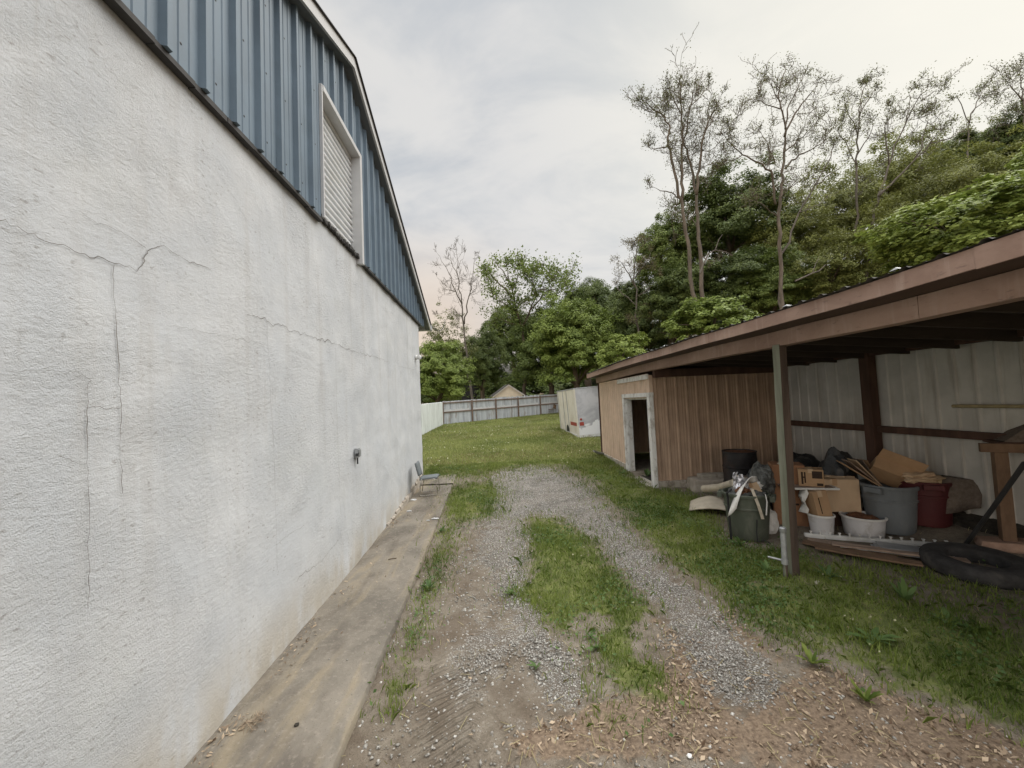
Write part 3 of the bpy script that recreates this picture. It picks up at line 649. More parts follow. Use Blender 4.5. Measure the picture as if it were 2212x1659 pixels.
ribs((.0, FE, 0), (1,0,0), (0,1,0), SB, .25, 2.6, name='end_wall', mat=MT['tan'])
ribs((SB, FE, 0), (0,-1,0), (-1,0,0), FE+1.2, .24, 2.62, .2286, .018, .035, 'back_wall', MT['panel'], minor=False)
MB().bb((SB+.012, -1.2, .0), (SB+.02, FE, 2.66)).build('outer_back_wall', MT['panel'], S)
for (a, b) in (((-.035, DO1+.20, -.1), (.10, FE+.02, .33)), ((.062, CO-.035, -.1), (SB-.02, CO+.08, .25))): MB().bb(a, b).build('foundation', MT['foundation'], S, bevel=.012)
f = MB()                                      # peeling white door frame
f.bb((-.05, CO-.045, .12), (.05, CO+.10, DH+.02)); f.bb((-.05, DO1-.02, .10), (.07, DO1+.09, DH+.02)); f.bb((-.056, CO-.045, DH+.021), (.06, DO1+.11, DH+.12))
f.build('door_frame', MT['peel'], S, bevel=.008)
m = MB(); m.bb((.02, DO1-.06, .12), (.15, DO1-.022, DH)); m.bb((.02, DO0+.002, .12), (.16, DO0+.03, DH)); m.bb((.06, DO0+.03, DH-.03), (.12, DO1-.06, DH)); m.build('door_jamb', MT['peel'], S)
MB().bb((-.16, DO0-.02, .02), (.16, DO1+.06, .155)).build('door_sill', MT['foundation'], S, bevel=.015)
MB().bb((-.05, CO-.02, 2.475), (-.023, DO1+.45, 2.585)).build('trim_board', MT['peel'], S, bevel=.004)
MB().bb((-.045, FE-.0, .2), (.02, FE+.035, 2.6)).build('corner_post', MT['darkwood'], S)
m = MB(); m.bb((.1, CO+.1, .14), (SB-.03, FE-.05, .16)); m.build('room_floor', MT['dirtpile'], S)
m = MB()
for z in (.75, 1.25, 1.75): m.bb((SB-.55, CO+.2, z), (SB-.05, FE-.1, z+.03))
for y in (9.0, 10.6, 12.2): m.bb((SB-.56, y, .16), (SB-.50, y+.06, 2.0))
m.build('shelf', MT['darkwood'], S)
# eaves: header beam, soffit, fascia (built with the slight sag seen in the photo)
NE = .2
def sag(y): return -.02*math.sin(min(max((y-1)/11.5, 0), 1)*math.pi*2+.6) + .012*mnoise.noise(Vector((y*.8, 2, 0)))
def run(m, prof_, y0, y1, n=48):
    rows = [[(x, y0+(y1-y0)*i/n, z+sag(y0+(y1-y0)*i/n)) for (x, z) in prof_+[prof_[0]]] for i in range(n+1)]
    m.sheet(rows); m.add(rows[0][:-1], [tuple(range(len(prof_)))]); m.add(rows[-1][:-1], [tuple(range(len(prof_)-1, -1, -1))]); return m
yE = FE+.12
for ya, yb_ in ((NE-1.2, 2.9), (2.904, 6.9), (6.904, 10.3), (10.304, yE)):
    k_ = random.uniform(-.003, .003); run(MB(), [(-.062+k_, 2.625+k_), (.08, 2.625+k_), (.08, 2.796), (-.062+k_, 2.796)], ya, yb_, 16).build('header_beam', MT['brown'], S, bevel=.003)
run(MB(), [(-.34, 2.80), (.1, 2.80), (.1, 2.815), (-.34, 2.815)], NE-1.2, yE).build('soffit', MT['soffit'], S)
for ya, yb_ in ((NE-1.2, 2.3), (2.303, 5.3), (5.303, 8.35), (8.353, 11.3), (11.303, yE+.02)):
    k_ = random.uniform(-.004, .004); run(MB(), [(-.365+k_, 2.798+k_), (-.345+k_, 2.798+k_), (-.345+k_, 2.930), (-.365+k_, 2.930)], ya, yb_, 14).build('fascia', MT['brown'], S, bevel=.002)
# roof sheets, ribs run down the slope
m = MB(); st = []; t = NE-1.2
while t < yE+.1:
    st += [(t, 0), (t+.02, .018), (t+.05, .018), (t+.07, 0), (t+.12, 0), (t+.125,.006), (t+.14,.006), (t+.145,0)]; t += .2286
def rz_(x): return 2.938-.068*(x+.4)
jx = {}
def ed(y):
    k_ = int(y/.92); jx.setdefault(k_, random.uniform(-.02,.02)); return -.395+jx[k_]
m.sheet([[(ed(y), y, rz_(-.395)+h+sag(y)) for y, h in st], [(1.3, y, rz_(1.3)+h+sag(y)*.6) for y, h in st], [(SB+.45, y, rz_(SB+.45)+h) for y, h in st]])
m.build('roof', MT['roof'], S)
for i in range(9):                              # bent-up sheet corners along the edge
    y = 1.6+i*1.2+random.uniform(-.4,.4); z = rz_(-.39)+.016+sag(y); h = random.uniform(.006,.022)
    MB().add([(-.39, y, z), (-.39, y+random.uniform(.05,.09), z), (-.37, y+.04, z+h), (-.34, y, z), (-.34, y+.07, z)], [(0,1,2),(0,2,3),(1,4,2)]).build('roof_flap', MT['galv'], S)
for i in range(22):                              # rafters under the sheets
    y = -.6+i*.62
    if y > FE-.1: break
    m = MB(); m.add([(x, y+q, rz_(x)+sag(y)*.6-dz_) for x in (.09, SB-.06) for (q, dz_) in ((0,.165),(.045,.165),(.045,.012),(0,.012))], [(0,1,2,3),(7,6,5,4),(0,4,5,1),(1,5,6,2),(2,6,7,3),(3,7,4,0)])
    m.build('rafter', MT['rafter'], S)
MB().bb((SB-.13, -1.2, 2.60), (SB-.03, CO, 2.70)).build('wall_plate', MT['darkwood'], S)
MB().bb((SB-.10, -1.2, 1.36), (SB-.025, CO-.05, 1.46)).build('girt', MT['darkwood'], S)
MB().bb((.065, CO-.16, 2.50), (SB-.1, CO-.03, 2.66)).build('divider_beam', MT['darkwood'], S)
for y in (CO-.10, 6.25, 3.2, .4):
    MB().bb((SB-.16 if y < 8 else SB-.09, y-.08, 0), (SB-.02, y+.08 if y < 8 else CO-.03, 2.66)).build('back_post', MT['darkwood'], S, bevel=.006)
m = MB(); yb = 4.50; R0 = Vector((-.05, 4.46, -.1)); R1 = Vector((-.03, 4.42, 2.625)); rows = []
for i in range(25):
    t = i/24; c = R0.lerp(R1, t); h = .050+.004*mnoise.noise(Vector((t*6,1,1))); rows.append([c+Vector((a*h, b*h, 0)) for a, b in [(math.cos(q_)*1.41, math.sin(q_)*1.41) for q_ in [R_(45+8)+k_*math.pi/2 for k_ in (2,3,0,1,2)]]])
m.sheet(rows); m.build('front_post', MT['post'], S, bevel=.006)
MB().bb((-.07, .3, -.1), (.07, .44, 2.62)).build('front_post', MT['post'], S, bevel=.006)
MB().bb((-.35, 4.18, -.1), (.18, 4.52, .02)).build('post_footing', MT['foundation'], S, bevel=.03)
tp = sw(SB-.16, 4.5, 1.80); m = MB().path([sw(SB-.09, 5.1, 1.79)-tp, sw(SB-.09, 1.0, 1.81)-tp], .022, 10)
o = m.build('long_pole', MT['yellowpipe']); o.location = tp; tag(o, 'long thin yellowed pole fixed level high on the pale back wall', 'pole')

# ------------------------------------------------------------------ yard: walls, fence, trailer, sheds beyond
ww = thing('block_wall', 'low plain white wall behind the building corner, meeting the wooden fence', 'wall', (-5.02, 27.3, 0))
m = MB(); zt = 2.32
m.add([(-.12,-9,.0),(.06,-9,.0),(.06,0,.4),(-.12,0,.4),(-.12,-9,zt-.18),(.06,-9,zt-.18),(.06,0,zt),(-.12,0,zt)], [(0,3,2,1),(4,5,6,7),(0,1,5,4),(1,2,6,5),(2,3,7,6),(3,0,4,7)])
m.build('wall', MT['greywhite'], ww, bevel=.01)
fa, fb = Vector((-5.0, 27.3, 0)), Vector((4.3, 34.6, 0)); fv = (fb-fa); fl = fv.length; fang = math.atan2(fv.y, fv.x)
Fn = thing('wooden_fence', 'long weathered grey wooden board fence across the back of the lawn', 'fence', (fa.x, fa.y, gz(fa.x, fa.y)), fang)
def fz(x): p = fa+fv*(x/fl); return gz(p.x, p.y)-gz(fa.x, fa.y)
px_ = [0, 2.42, 4.62, 6.86, 9.30, 11.5, 13.9]
def fpt(x): return fz(min(x, fl+2.5))
for i in range(len(px_)-1):
    m = MB(); x = px_[i]+.01; step = 0
    while x < px_[i+1]-.02:
        wd = min(.14, px_[i+1]-x); topz = 1.62+.05*(x/11)+.02*random.random()+(.05 if i in (2,3) and random.random() < .5 else 0)
        zb = fpt(x); m.bb((x+.002, .0, zb-.05), (x+wd-.004, .018+.006*random.random(), zb+topz)); x += wd
    bpn = m.build('board_panel', MT['fence'], Fn)
    for zz_ in (.80, 1.46):
        a, b = px_[i]+.03, px_[i+1]-.03; m = MB()
        m.add([(a,-.045,fpt(a)+zz_),(b,-.045,fpt(b)+zz_),(b,-.001,fpt(b)+zz_),(a,-.001,fpt(a)+zz_),(a,-.045,fpt(a)+zz_+.085),(b,-.045,fpt(b)+zz_+.085),(b,-.001,fpt(b)+zz_+.085),(a,-.001,fpt(a)+zz_+.085)], [(0,3,2,1),(4,5,6,7),(0,1,5,4),(1,2,6,5),(2,3,7,6),(3,0,4,7)])
        m.build('rail', MT['railwood'], Fn)
    m = MB(); x = px_[i]+.03                       # white paint spill along the middle rail
    while x < px_[i+1]-.2:
        l = .13; h = .10+.07*random.random(); m.bb((x, -.007, fpt(x)+.886), (x+l, -.001, fpt(x)+.886+h)); x += l
    m.build('paint_band', MT['whitetrim'], Fn) if i != 5 else None
for x in px_[:-1]:
    o = MB().bb((-.055,-.10,-.1), (.055,-.046,1.60)).build('post', MT['railwood'], Fn, loc=(x, 0, fpt(x)))
# broken seat frame at the foot of the fence
p = fa+fv*(10.9/fl); o = thing('broken_seat', 'tiny brown broken chair shell standing against the right end of the fence', 'chair', (p.x-.1, p.y-.45, gz(p.x, p.y-.45)), fang)
MB().box((.22,0,.62), (.34,.05,.36), Ry(.25)).build('backrest', MT['wood'], o, bevel=.02); MB().box((-.1,0,.40), (.62,.40,.04)).build('seat', MT['wood'], o, bevel=.01)
for x, y in ((-.25,-.15),(-.25,.15),(.17,-.15),(.17,.15)): MB().path([(x,y,0),(x,y,.39)], .018, 6).build('leg', MT['galv'], o)
# box trailer
T0 = (2.84, 17.06); tz = gz(*T0)
T = thing('box_trailer', 'old white box trailer body with red reflector stripes sunk in the grass', 'trailer', (T0[0], T0[1], tz), R_(1.0)); T.rotation_euler = (0, R_(-3), R_(3.2))
TW, TL, TH = 2.15, 4.4, 2.2
MB().bb((.0, .02, .02), (.03, TL, TH-.04)).build('side_panel', MT['trailerside'], T, bevel=.004); MB().bb((TW-.03, .02, .02), (TW, TL, TH-.04)).build('side_panel', MT['trailerside'], T)
MB().bb((.05, -.012, .10), (TW-.05, .018, TH-.06)).build('rear_panel', MT['trailerrear'], T, bevel=.004)
MB().bb((-.01, -.02, TH-.06), (TW+.01, TL+.01, TH)).build('roof', MT['galv'], T, bevel=.01); MB().bb((.03, TL-.03, .02), (TW-.03, TL+.02, TH-.04)).build('front_panel', MT['trailerside'], T)
for x in (.0, TW): MB().bb((x-.02, -.025, .02), (x+.045 if x == 0 else x+.02, .03, TH-.055)).build('corner_post', MT['trailerside'], T, bevel=.006)
MB().bb((.04, -.03, -.02), (TW-.04, .03, .09)).build('bumper', MT['peel'], T, bevel=.006); MB().bb((-.018, .04, -.02), (.0, TL-1.5, .12)).build('side_rail', MT['peel'], T)
for y0, y1 in ((.10, 1.45),): MB().bb((-.006, y0, .50), (-.001, y1, .66)).build('reflector', MT['redtape'], T)
MB().bb((.10, -.018, .52), (.29, -.0125, .68)).build('reflector', MT['redtape'], T); MB().lathe([(.055,0),(.05,.02),(0,.03)], 16, (.18,-.012,.80), R=Rx(math.pi/2)).build('tail_light', MT['redtape'], T)
for y in (1.8, 2.75, 4.1): MB().bb((-.02, y, .05), (-.001, y+.05, TH-.07)).build('side_rib', MT['galv'], T)
wl = MB().lathe([(.30,-.09),(.33,-.05),(.33,.05),(.30,.09)], 24, R=Ry(math.pi/2)).build('wheel', MT['rubber'], T, loc=(.11, 2.25, .22), smooth=True)
m = MB(); rr = [[(-.004, 2.25+.36*math.cos(a), .12+.34*math.sin(a)) for a in [math.pi*i/14 for i in range(15)]], [(-.004, 2.25+.36*math.cos(a), .10) for a in [math.pi*i/14 for i in range(15)]]]
m.sheet(rr); m.build('wheel_arch', MT['black'], T)
# gutter piece at the shed's far corner
q = gp(1298, 972); m = MB(); rows = []
for i in range(9):
    t = i/8; rows.append([(-.02-.34*t+.07*math.cos(a)*0, .07*math.cos(a), .07+.10*t*t+.07*math.sin(a)) for a in [math.pi+math.pi*j/8 for j in range(9)]])
m.sheet(rows); o = m.build('gutter_piece', MT['galv'], solid=.006); o.location = (2.87, 12.55, gz(2.87, 12.6)+.03); o.rotation_euler = (0,0,R_(20)); tag(o, 'bent dark gutter scrap lying at the far corner of the tan shed', 'gutter')
# cream garden shed and dark house beyond the fence
cs = at(1099, 850, 37); o = thing('garden_shed', 'cream garden shed gable peeking over the wooden fence', 'shed', (cs.x, 37, 1.42), R_(10)); o.scale = (.87, .87, .88)
m = MB(); W_ = 1.55; e, pk = 1.55, 2.62
prof_ = [(-W_,0),(W_,0),(W_,e),(0,pk),(-W_,e)]
m.add([(x,0,z) for x,z in prof_]+[(x,3,z) for x,z in prof_], [(0,1,2,3,4),(9,8,7,6,5),(0,5,6,1),(1,6,7,2),(4,9,5,0)]); m.build('wall', MT['vinyl'], o)
m = MB()
for k_ in range(11):
    z = .15+k_*.22; hw = W_ if z < e else W_*(pk-z)/(pk-e); m.bb((-hw+.02,-.012,z), (hw-.02,-.001,z+.018))
m.build('siding_line', MT['trailerside'], o)
for sg in (-1, 1):
    m = MB(); m.add([(0,-.16,pk+.12),(sg*(W_+.25),-.16,e-.05),(sg*(W_+.25),-.16,e-.20),(0,-.16,pk-.05),(0,-.10,pk+.12),(sg*(W_+.25),-.10,e-.05),(sg*(W_+.25),-.10,e-.20),(0,-.10,pk-.05)], [(0,1,2,3),(7,6,5,4),(0,4,5,1),(1,5,6,2),(2,6,7,3),(3,7,4,0)]); m.build('rake_board', MT['pinkroof'], o)
    m = MB(); m.add([(0,-.2,pk+.13),(sg*(W_+.3),-.2,e-.05),(sg*(W_+.3),3.2,e-.05),(0,3.2,pk+.13)], [(0,1,2,3)]); m.build('roof', MT['roof'], o, solid=.03)
dh = at(1085, 850, 72); o = thing('dark_house', 'dark sided house with small black window half hidden behind the trees', 'house', (dh.x, 72, 1.2), R_(8))
m = MB(); m.bb((-7.5, 0, -.5), (4.3, 9, 5.6)); m.build('wall', MT['darkhouse'], o)
m = MB(); m.add([(-8,-.4,5.6),(4.8,-.4,5.6),(4.8,4.5,8.4),(-8,4.5,8.4),(-8,9.4,5.6),(4.8,9.4,5.6)], [(0,1,2,3),(3,2,5,4),(0,3,4),(1,5,2)]); m.build('roof', MT['roof'], o)
wf = MB().bb((.8,-.06,3.2), (2.6,-.002,4.5)).build('window', MT['darkwood'], o); MB().bb((.9,-.075,3.3), (2.5,-.062,4.4)).build('pane', MT['windowdark'], wf)

# ------------------------------------------------------------------ chair at the corner
CHX, CHY = -1.93, 8.58
o = thing('stacking_chair', 'grey padded chair on a chrome sled frame standing against the white wall corner', 'chair', (CHX, CHY, gz(CHX, CHY)+.047), R_(4)); o.scale = (.88, .88, .83)
# faces +x (away from the wall); width along y
for sy in (-.215, .215):
    m = MB(); m.path([(-.14,sy,.44),(-.17,sy,.30),(-.20,sy,.06),(-.19,sy,.018),(-.15,sy,.011),(.18,sy,.011),(.225,sy,.018),(.235,sy,.06),(.205,sy,.40),(.18,sy,.425),(.10,sy,.428),(-.17,sy,.405)], .0115, 8)
    m.build('frame', MT['chrome'], o, smooth='all')
    MB().path([(-.15,sy*.93,.40),(-.19,sy*.93,.50),(-.25,sy*.93,.78)], .010, 8).build('back_tube', MT['chrome'], o, smooth='all')
MB().path([(.19,-.215,.424),(.19,.215,.424)], .0115, 8).build('cross_bar', MT['chrome'], o)
m = MB(); rows = []
for i in range(9):
    t = i/8; x = -.19+.43*t; rows.append([(x, -.225+.45*j/6, .425+.035*t+.012*math.sin(math.pi*j/6)-.03*max(0,t-.85)*4) for j in range(7)])
m.sheet(rows); m.build('seat', MT['fabric'], o, smooth='all', solid=.045, bevel=0)
m = MB(); rows = []
for i in range(8):
    t = i/7; rows.append([(-.205-.075*t+.02*math.cos(math.pi*(j/6-.5)), -.215+.43*j/6+.0, .52+.33*t) for j in range(7)])
m.sheet(rows); m.build('backrest', MT['fabric'], o, smooth='all', solid=.04)

# ------------------------------------------------------------------ junk in and around the open bay
def trash_can(name, label, x, y, rb, rt, h, mat, ribs_=True, rz=0, grp=None, zoff=0):
    o = thing(name, label, 'trash can', (x, y, gz(x, y)+zoff), rz, grp)
    prof_ = [(rb*.96,0),(rb,.02),(rb+(rt-rb)*.35,h*.35),(rb+(rt-rb)*.66,h*.66),(rb+(rt-rb)*.68+.012,h*.67),(rb+(rt-rb)*.70+.012,h*.70),(rb+(rt-rb)*.72,h*.71),(rt*.985,h*.93),(rt*.985,h*.94)]
    inn = [(rt*.96,h*.94),(rb*.94,.05),(0,.05)]
    fn = (lambda a, z: 1+.012*(math.cos(a*8) > .82)) if ribs_ else None
    MB().lathe(prof_+inn, 48, cap=False, fn=fn).lathe([(0,0),(rb*.96,0)], 48, cap=False).build('body', mat, o, smooth=True)
    MB().lathe([(rt*.97,h*.925),(rt*1.035,h*.925),(rt*1.05,h*.945),(rt*1.05,h*.985),(rt*1.02,h),(rt*.97,h),(rt*.955,h*.985),(rt*.955,h*.94)], 48, cap=False).build('rim', mat, o, smooth=True)
    for s_ in (-1, 1):
        m = MB(); m.bb((rt*.99,-.10,h*.84),(rt*1.20,-.075,h*.955)); m.bb((rt*.99,.075,h*.84),(rt*1.20,.10,h*.955)); m.bb((rt*1.17,-.10,h*.86),(rt*1.22,.10,h*.965)); m.bb((rt*.99,-.10,h*.935),(rt*1.2,.10,h*.965))
        hd = m.build('handle', mat, o, bevel=.006); hd.rotation_euler = (0,0,0 if s_ > 0 else math.pi)
    return o
def carton(name, label, x, y, z, size, rz, mat, cat='box', tilt=(0,0), open_top=False, flaps=True, printed=None, grp=None):
    o = thing(name, label, cat, (x, y, z), rz, grp); o.rotation_euler = (tilt[0], tilt[1], rz)
    W_, D_, H_ = size; t = .006
    if open_top:
        m = MB(); m.bb((-W_/2,-D_/2,0),(W_/2,D_/2,t)); m.bb((-W_/2,-D_/2,t),(W_/2,-D_/2+t,H_)); m.bb((-W_/2,D_/2-t,t),(W_/2,D_/2,H_)); m.bb((-W_/2,-D_/2+t,t),(-W_/2+t,D_/2-t,H_)); m.bb((W_/2-t,-D_/2+t,t),(W_/2,D_/2-t,H_))
        m.build('body', mat, o)
    else:
        m = MB(); m.bb((-W_/2,-D_/2,0),(W_/2,D_/2,H_)); m.build('body', mat, o, bevel=.004)
    if flaps:
        for (c, d, ax, ang, on) in (((0,-D_/2,H_),(W_*.98,D_*.48),'X',-.5 if open_top else .03,1), ((0,D_/2,H_),(W_*.98,D_*.48),'X',.4 if open_top else -.03,1)):
            s_ = -1 if c[1] < 0 else 1
            fl_ = MB(); 
            if open_top: R = Rx(s_*-(1.1+.3*random.random())); p1 = R @ Vector((0,0,d[1])); p = [(-d[0]/2,0,0),(d[0]/2,0,0),(d[0]/2,p1.y*-1 if False else s_*abs(p1.y),p1.z),(-d[0]/2,s_*abs(p1.y),p1.z)]
            else: p = [(-d[0]/2,0,.003),(d[0]/2,0,.003),(d[0]/2,-s_*d[1],.006+.02*random.random()),(-d[0]/2,-s_*d[1],.006)]
            fl_.sheet([[p[0],p[1]],[p[3],p[2]]]); fl_.build('flap', mat, o, solid=.005, loc=c)
    if not open_top: MB().bb((-.03,-D_/2-.0015,H_*.82),(.03,D_/2+.0015,H_+.012)).build('tape', MT['card'] if mat is not MT['card'] else MT['cardpale'], o)
    if printed:
        for (x0, z0, x1, z1, face) in printed:
            m = MB()
            if face == 'f': m.bb((x0*W_-W_/2,-D_/2-.002,z0*H_),(x1*W_-W_/2,-D_/2-.0004,z1*H_))
            elif face == 'l': m.bb((-W_/2-.002,x0*D_-D_/2,z0*H_),(-W_/2-.0004,x1*D_-D_/2,z1*H_))
            else: m.bb((W_/2+.0004,x0*D_-D_/2,z0*H_),(W_/2+.002,x1*D_-D_/2,z1*H_))
            m.build('print', MT['ink'], o)
    return o
def crumple(name, label, cat, loc, size, mat, seed=0, amp=.35, n=3, parent=None, rz=0):
    import bmesh
    bm = bmesh.new(); bmesh.ops.create_icosphere(bm, subdivisions=n, radius=1)
    for v in bm.verts:
        d = v.co.normalized(); k_ = 1+amp*mnoise.noise(d*1.8+Vector((seed,0,0)))+amp*.6*abs(mnoise.noise(d*4.5+Vector((0,seed,0))))
        v.co = Vector((d.x*size[0], d.y*size[1], d.z*size[2]))*k_
    me = bpy.data.meshes.new(name); bm.to_mesh(me); bm.free(); me.materials.append(mat)
    o = bpy.data.objects.new(name, me); COL.objects.link(o); o.location = loc; o.rotation_euler = (0,0,rz)
    if parent: o.parent = parent
    elif label: tag(o, label, cat)
    return o
# green can and its rubbish
gx, gy = 3.32, 5.66; gzv = gz(gx, gy)-.10
trash_can('trash_can', 'faded green trash can overflowing with rubbish, in the grass at the bay edge', gx, gy, .245, .295, .64, MT['cangreen'], rz=R_(-38), grp='open trash cans of the bay')
m = MB(); rows = []                               # paper strip draped over the rim
pth = [(.15,-.01,.83),(.10,-.04,.91),(.0,-.09,.925),(-.10,-.14,.875),(-.19,-.18,.79),(-.255,-.20,.69),(-.30,-.20,.58),(-.325,-.195,.50)]
for i, p in enumerate(pth):
    w_ = (.05,.065,.07,.075,.08,.085,.088,.09)[i]; k_ = .012*(-1)**i
    rows.append([(p[0]-w_*.55, p[1]+w_*.35, p[2]-w_*.72), (p[0]-.008, p[1]-.010, p[2]+k_), (p[0]+w_*.55, p[1]-w_*.35, p[2]+w_*.72)])
m.sheet(rows); o = m.build('paper_strip', MT['paper'], solid=.006, smooth=True, loc=(gx, gy, gzv)); tag(o, 'long white paper strip hanging over the green trash can rim', 'paper')
m = MB(); rows = [[(p[0]-.018,p[1],p[2]),(p[0]+.018,p[1]-.012,p[2])] for p in ((-.03,-.20,.82),(-.05,-.29,.74),(-.03,-.325,.62),(.0,-.325,.50),(.01,-.328,.44))]
m.sheet(rows); o = m.build('torn_strip', MT['cream'], solid=.005, loc=(gx, gy, gzv)); tag(o, 'narrow torn cream strip dangling on the green can beside the white paper', 'paper')
m = MB(); m.path([(.10,-.29,.76),(.105,-.305,.66),(.085,-.30,.48)], [.006,.008,.010], 6); o = m.build('thin_strip', MT['paper'], loc=(gx, gy, gzv)); tag(o, 'thin short white strip hanging on the right of the green can', 'paper')
m = MB(); rg = random.Random(5)
for k_ in range(3):
    c = Vector((-.13+.06*k_, -.02-.03*k_, .76)); rows = []
    for i in range(5):
        t = i/4; rows.append([c+Vector(((j-2)*.032*(1-.55*t)+.02*rg.uniform(-1,1), .03*rg.uniform(-1,1)+.03*t, .26*t*(1-.15*k_)+.015*rg.uniform(-1,1))) for j in range(5)])
    m.sheet(rows)
o = m.build('foil_bag', MT['foil'], solid=.004, loc=(gx, gy, gzv)); tag(o, 'crumpled shiny silver foil bag poking out of the green can', 'bag')
o = thing('round_lid', 'brown round hat-like lid standing up in the green trash can', 'lid', (gx+.06, gy+.10, gzv+.80)); o.rotation_euler = (R_(62), R_(14), 0)
MB().lathe([(0,.0),(.11,.004),(.135,-.01),(.165,-.05),(.172,-.05),(.14,.0),(.115,.016),(0,.014)], 28, cap=False).build('dome', MT['cream'], o, smooth=True); MB().lathe([(.12,.012),(.145,-.004),(.15,.002),(.122,.02)], 28, cap=False).build('rim', MT['carpet'], o, smooth=True)
carton('box_scrap', 'small tan cardboard scrap stuck in the right of the green can', gx+.14, gy-.08, gzv+.60, (.20,.02,.28), R_(-25), MT['cardpale'], 'cardboard', (R_(8), R_(-24)), flaps=False)
crumple('crumpled_paper', 'crumpled white paper ball on top of the green can', 'paper', (gx+.15, gy+.0, gzv+.82), (.075,.07,.06), MT['paper'], 2, .5)
crumple('rubbish_heap', 'dark mixed rubbish filling the green trash can', 'rubbish', (gx, gy, gzv+.68), (.23,.23,.11), MT['camo'], 5, .35, 4)
crumple('brown_wad', 'dark red-brown wad below the foil bag in the can', 'rubbish', (gx-.10, gy-.10, gzv+.77), (.08,.07,.06), MT['rust'], 8, .5)
m = MB(); m.path([(gx-.33,gy-.12,gzv+.70),(gx-.345,gy-.14,gzv+.765),(gx-.32,gy-.16,gzv+.79)]+[(gx-.26,gy-.10,gzv+.80)], .014, 8); m.path([(gx-.33,gy-.12,gzv+.70),(gx-.325,gy-.13,gzv+.08)], .014, 8)
o = m.build('walking_cane', MT['black'], smooth=True); tag(o, 'black bent tube cane leaning at the left of the green can', 'cane')
m = MB(); m.path([(gx-.04,gy-.29,gzv+.42),(gx-.055,gy-.285,gzv+.25),(gx-.05,gy-.285,gzv+.12),(gx+.01,gy-.31,gzv+.15),(gx+.08,gy-.36,gzv+.12)], .007, 6)
o = m.build('loose_cable', MT['black'], smooth=True); tag(o, 'thin black cable hanging down the front of the green can', 'cable')
# oil drum on the slab by the divider wall
o = thing('oil_drum', 'black steel oil drum against the tan ribbed wall', 'drum', (4.28, 7.42, .10))
pr = [(.285,0),(.292,.01),(.287,.03),(.287,.27),(.300,.285),(.300,.30),(.287,.315),(.287,.57),(.300,.585),(.300,.60),(.287,.615),(.287,.86),(.296,.87),(.296,.885),(.282,.885),(.278,.868),(0,.866)]
MB().lathe(pr, 40, cap=False).build('body', MT['drum'], o, smooth=True); MB().lathe([(.03,.866),(.03,.884),(0,.884)], 12, (.17,.08,0), cap=False).build('bung', MT['rust'], o)
MB().lathe([(0,.868),(.265,.868)], 32, cap=False).build('lid', MT['rust'], o)
# parged blocks
cb = gp(1500, 1060)
o = tag(MB().add([(0,0,0),(.95,-.18,0),(1.05,.55,0),(.02,.42,0),(.02,.03,.27),(.93,-.14,.27),(1.03,.53,.30),(.04,.40,.27)], [(0,3,2,1),(4,5,6,7),(0,1,5,4),(1,2,6,5),(2,3,7,6),(3,0,4,7)]).build('concrete_block', MT['block'], bevel=.03, loc=(3.62, 7.95, gz(3.6, 8)-.02)), 'pale rough concrete block sloping out from the tan wall', 'concrete block')
tag(MB().bb((0,-.12,0),(1.0,.12,.34)).build('kerb_block', MT['foundation'], bevel=.02, loc=(3.85, 8.19, .08)), 'grey concrete kerb lying along the foot of the tan wall', 'concrete block')
# cream tube and white board
m = MB(); a = gp(1525, 1072); m.path([(3.43,7.15,.36),(3.52,6.75,.47),(3.40,6.1,.68)], [.062,.062,.06], 14)
tag(m.build('foam_tube', MT['cream'], smooth=True), 'cream foam tube leaning from the pale block to the green can', 'tube')
m = MB(); rows = []
for i in range(9):
    t = i/8; rows.append([(-.42+.84*j/6, -.24+.48*t, .02+.20*math.sin(math.pi*(.12+.8*j/6))*(.5+.5*t)) for j in range(7)])
m.sheet(rows); o = m.build('white_board', MT['cream'], solid=.02, smooth=True, loc=(3.43, 6.72, gz(3.4,6.7)), rot=(0,0,R_(-28))); tag(o, 'pale bowed weathered board lying in the grass behind the green can', 'board')
# boxes and shelf behind the front post
bz = gz(4.05, 6.2)
crumple('black_bag', 'black rubbish sack slumped behind the green can', 'bag', (3.95, 6.42, bz+.36), (.25,.24,.38), MT['bagblack'], 3, .3, 4)
crumple('mottled_bag', 'grey and black mottled bag between green can and tall box', 'bag', (3.83, 6.06, bz+.66), (.15,.17,.26), MT['camo'], 9, .35, 4)
crumple('white_sack', 'white sack with dark stripe low behind the green can', 'bag', (3.66, 5.72, gz(3.6,5.8)+.16), (.12,.10,.20), MT['paper'], 4, .25, 3)
carton('tall_carton', 'tall red-brown cardboard carton standing behind the front post', 4.22, 6.08, bz, (.42,.34,.90), R_(-26), MT['cardred'], printed=[(.35,.62,.42,.80,'f'),(.42,.78,.62,.82,'f'),(.40,.34,.75,.37,'f'),(.45,.36,.52,.42,'f')])
o = thing('white_shelf', 'white edged shelf board lying on the dark can behind the post', 'shelf', (4.30, 5.82, bz+.60), R_(-14)); MB().bb((-.33,-.20,0),(.33,.20,.02)).build('board', MT['greywood'], o); MB().path([(-.33,-.215,.012),(.33,-.215,.012)], .016, 8).path([(.33,-.215,.012),(.33,.2,.012)], .016, 8).build('edge_tube', MT['railwhite'], o)
trash_can('trash_can', 'dark trash can under the white shelf board behind the post', 4.42, 6.08, .20, .25, .58, MT['candark'], grp='open trash cans of the bay')
carton('printed_carton', 'tan carton with bold dark print on the white shelf board', 4.38, 5.80, bz+.622, (.30,.22,.24), R_(-34), MT['card'], printed=[(.12,.12,.20,.86,'f'),(.24,.2,.30,.86,'f'),(.12,.50,.30,.58,'f'),(.55,.50,.95,.94,'f'),(.72,.06,.96,.22,'f')])
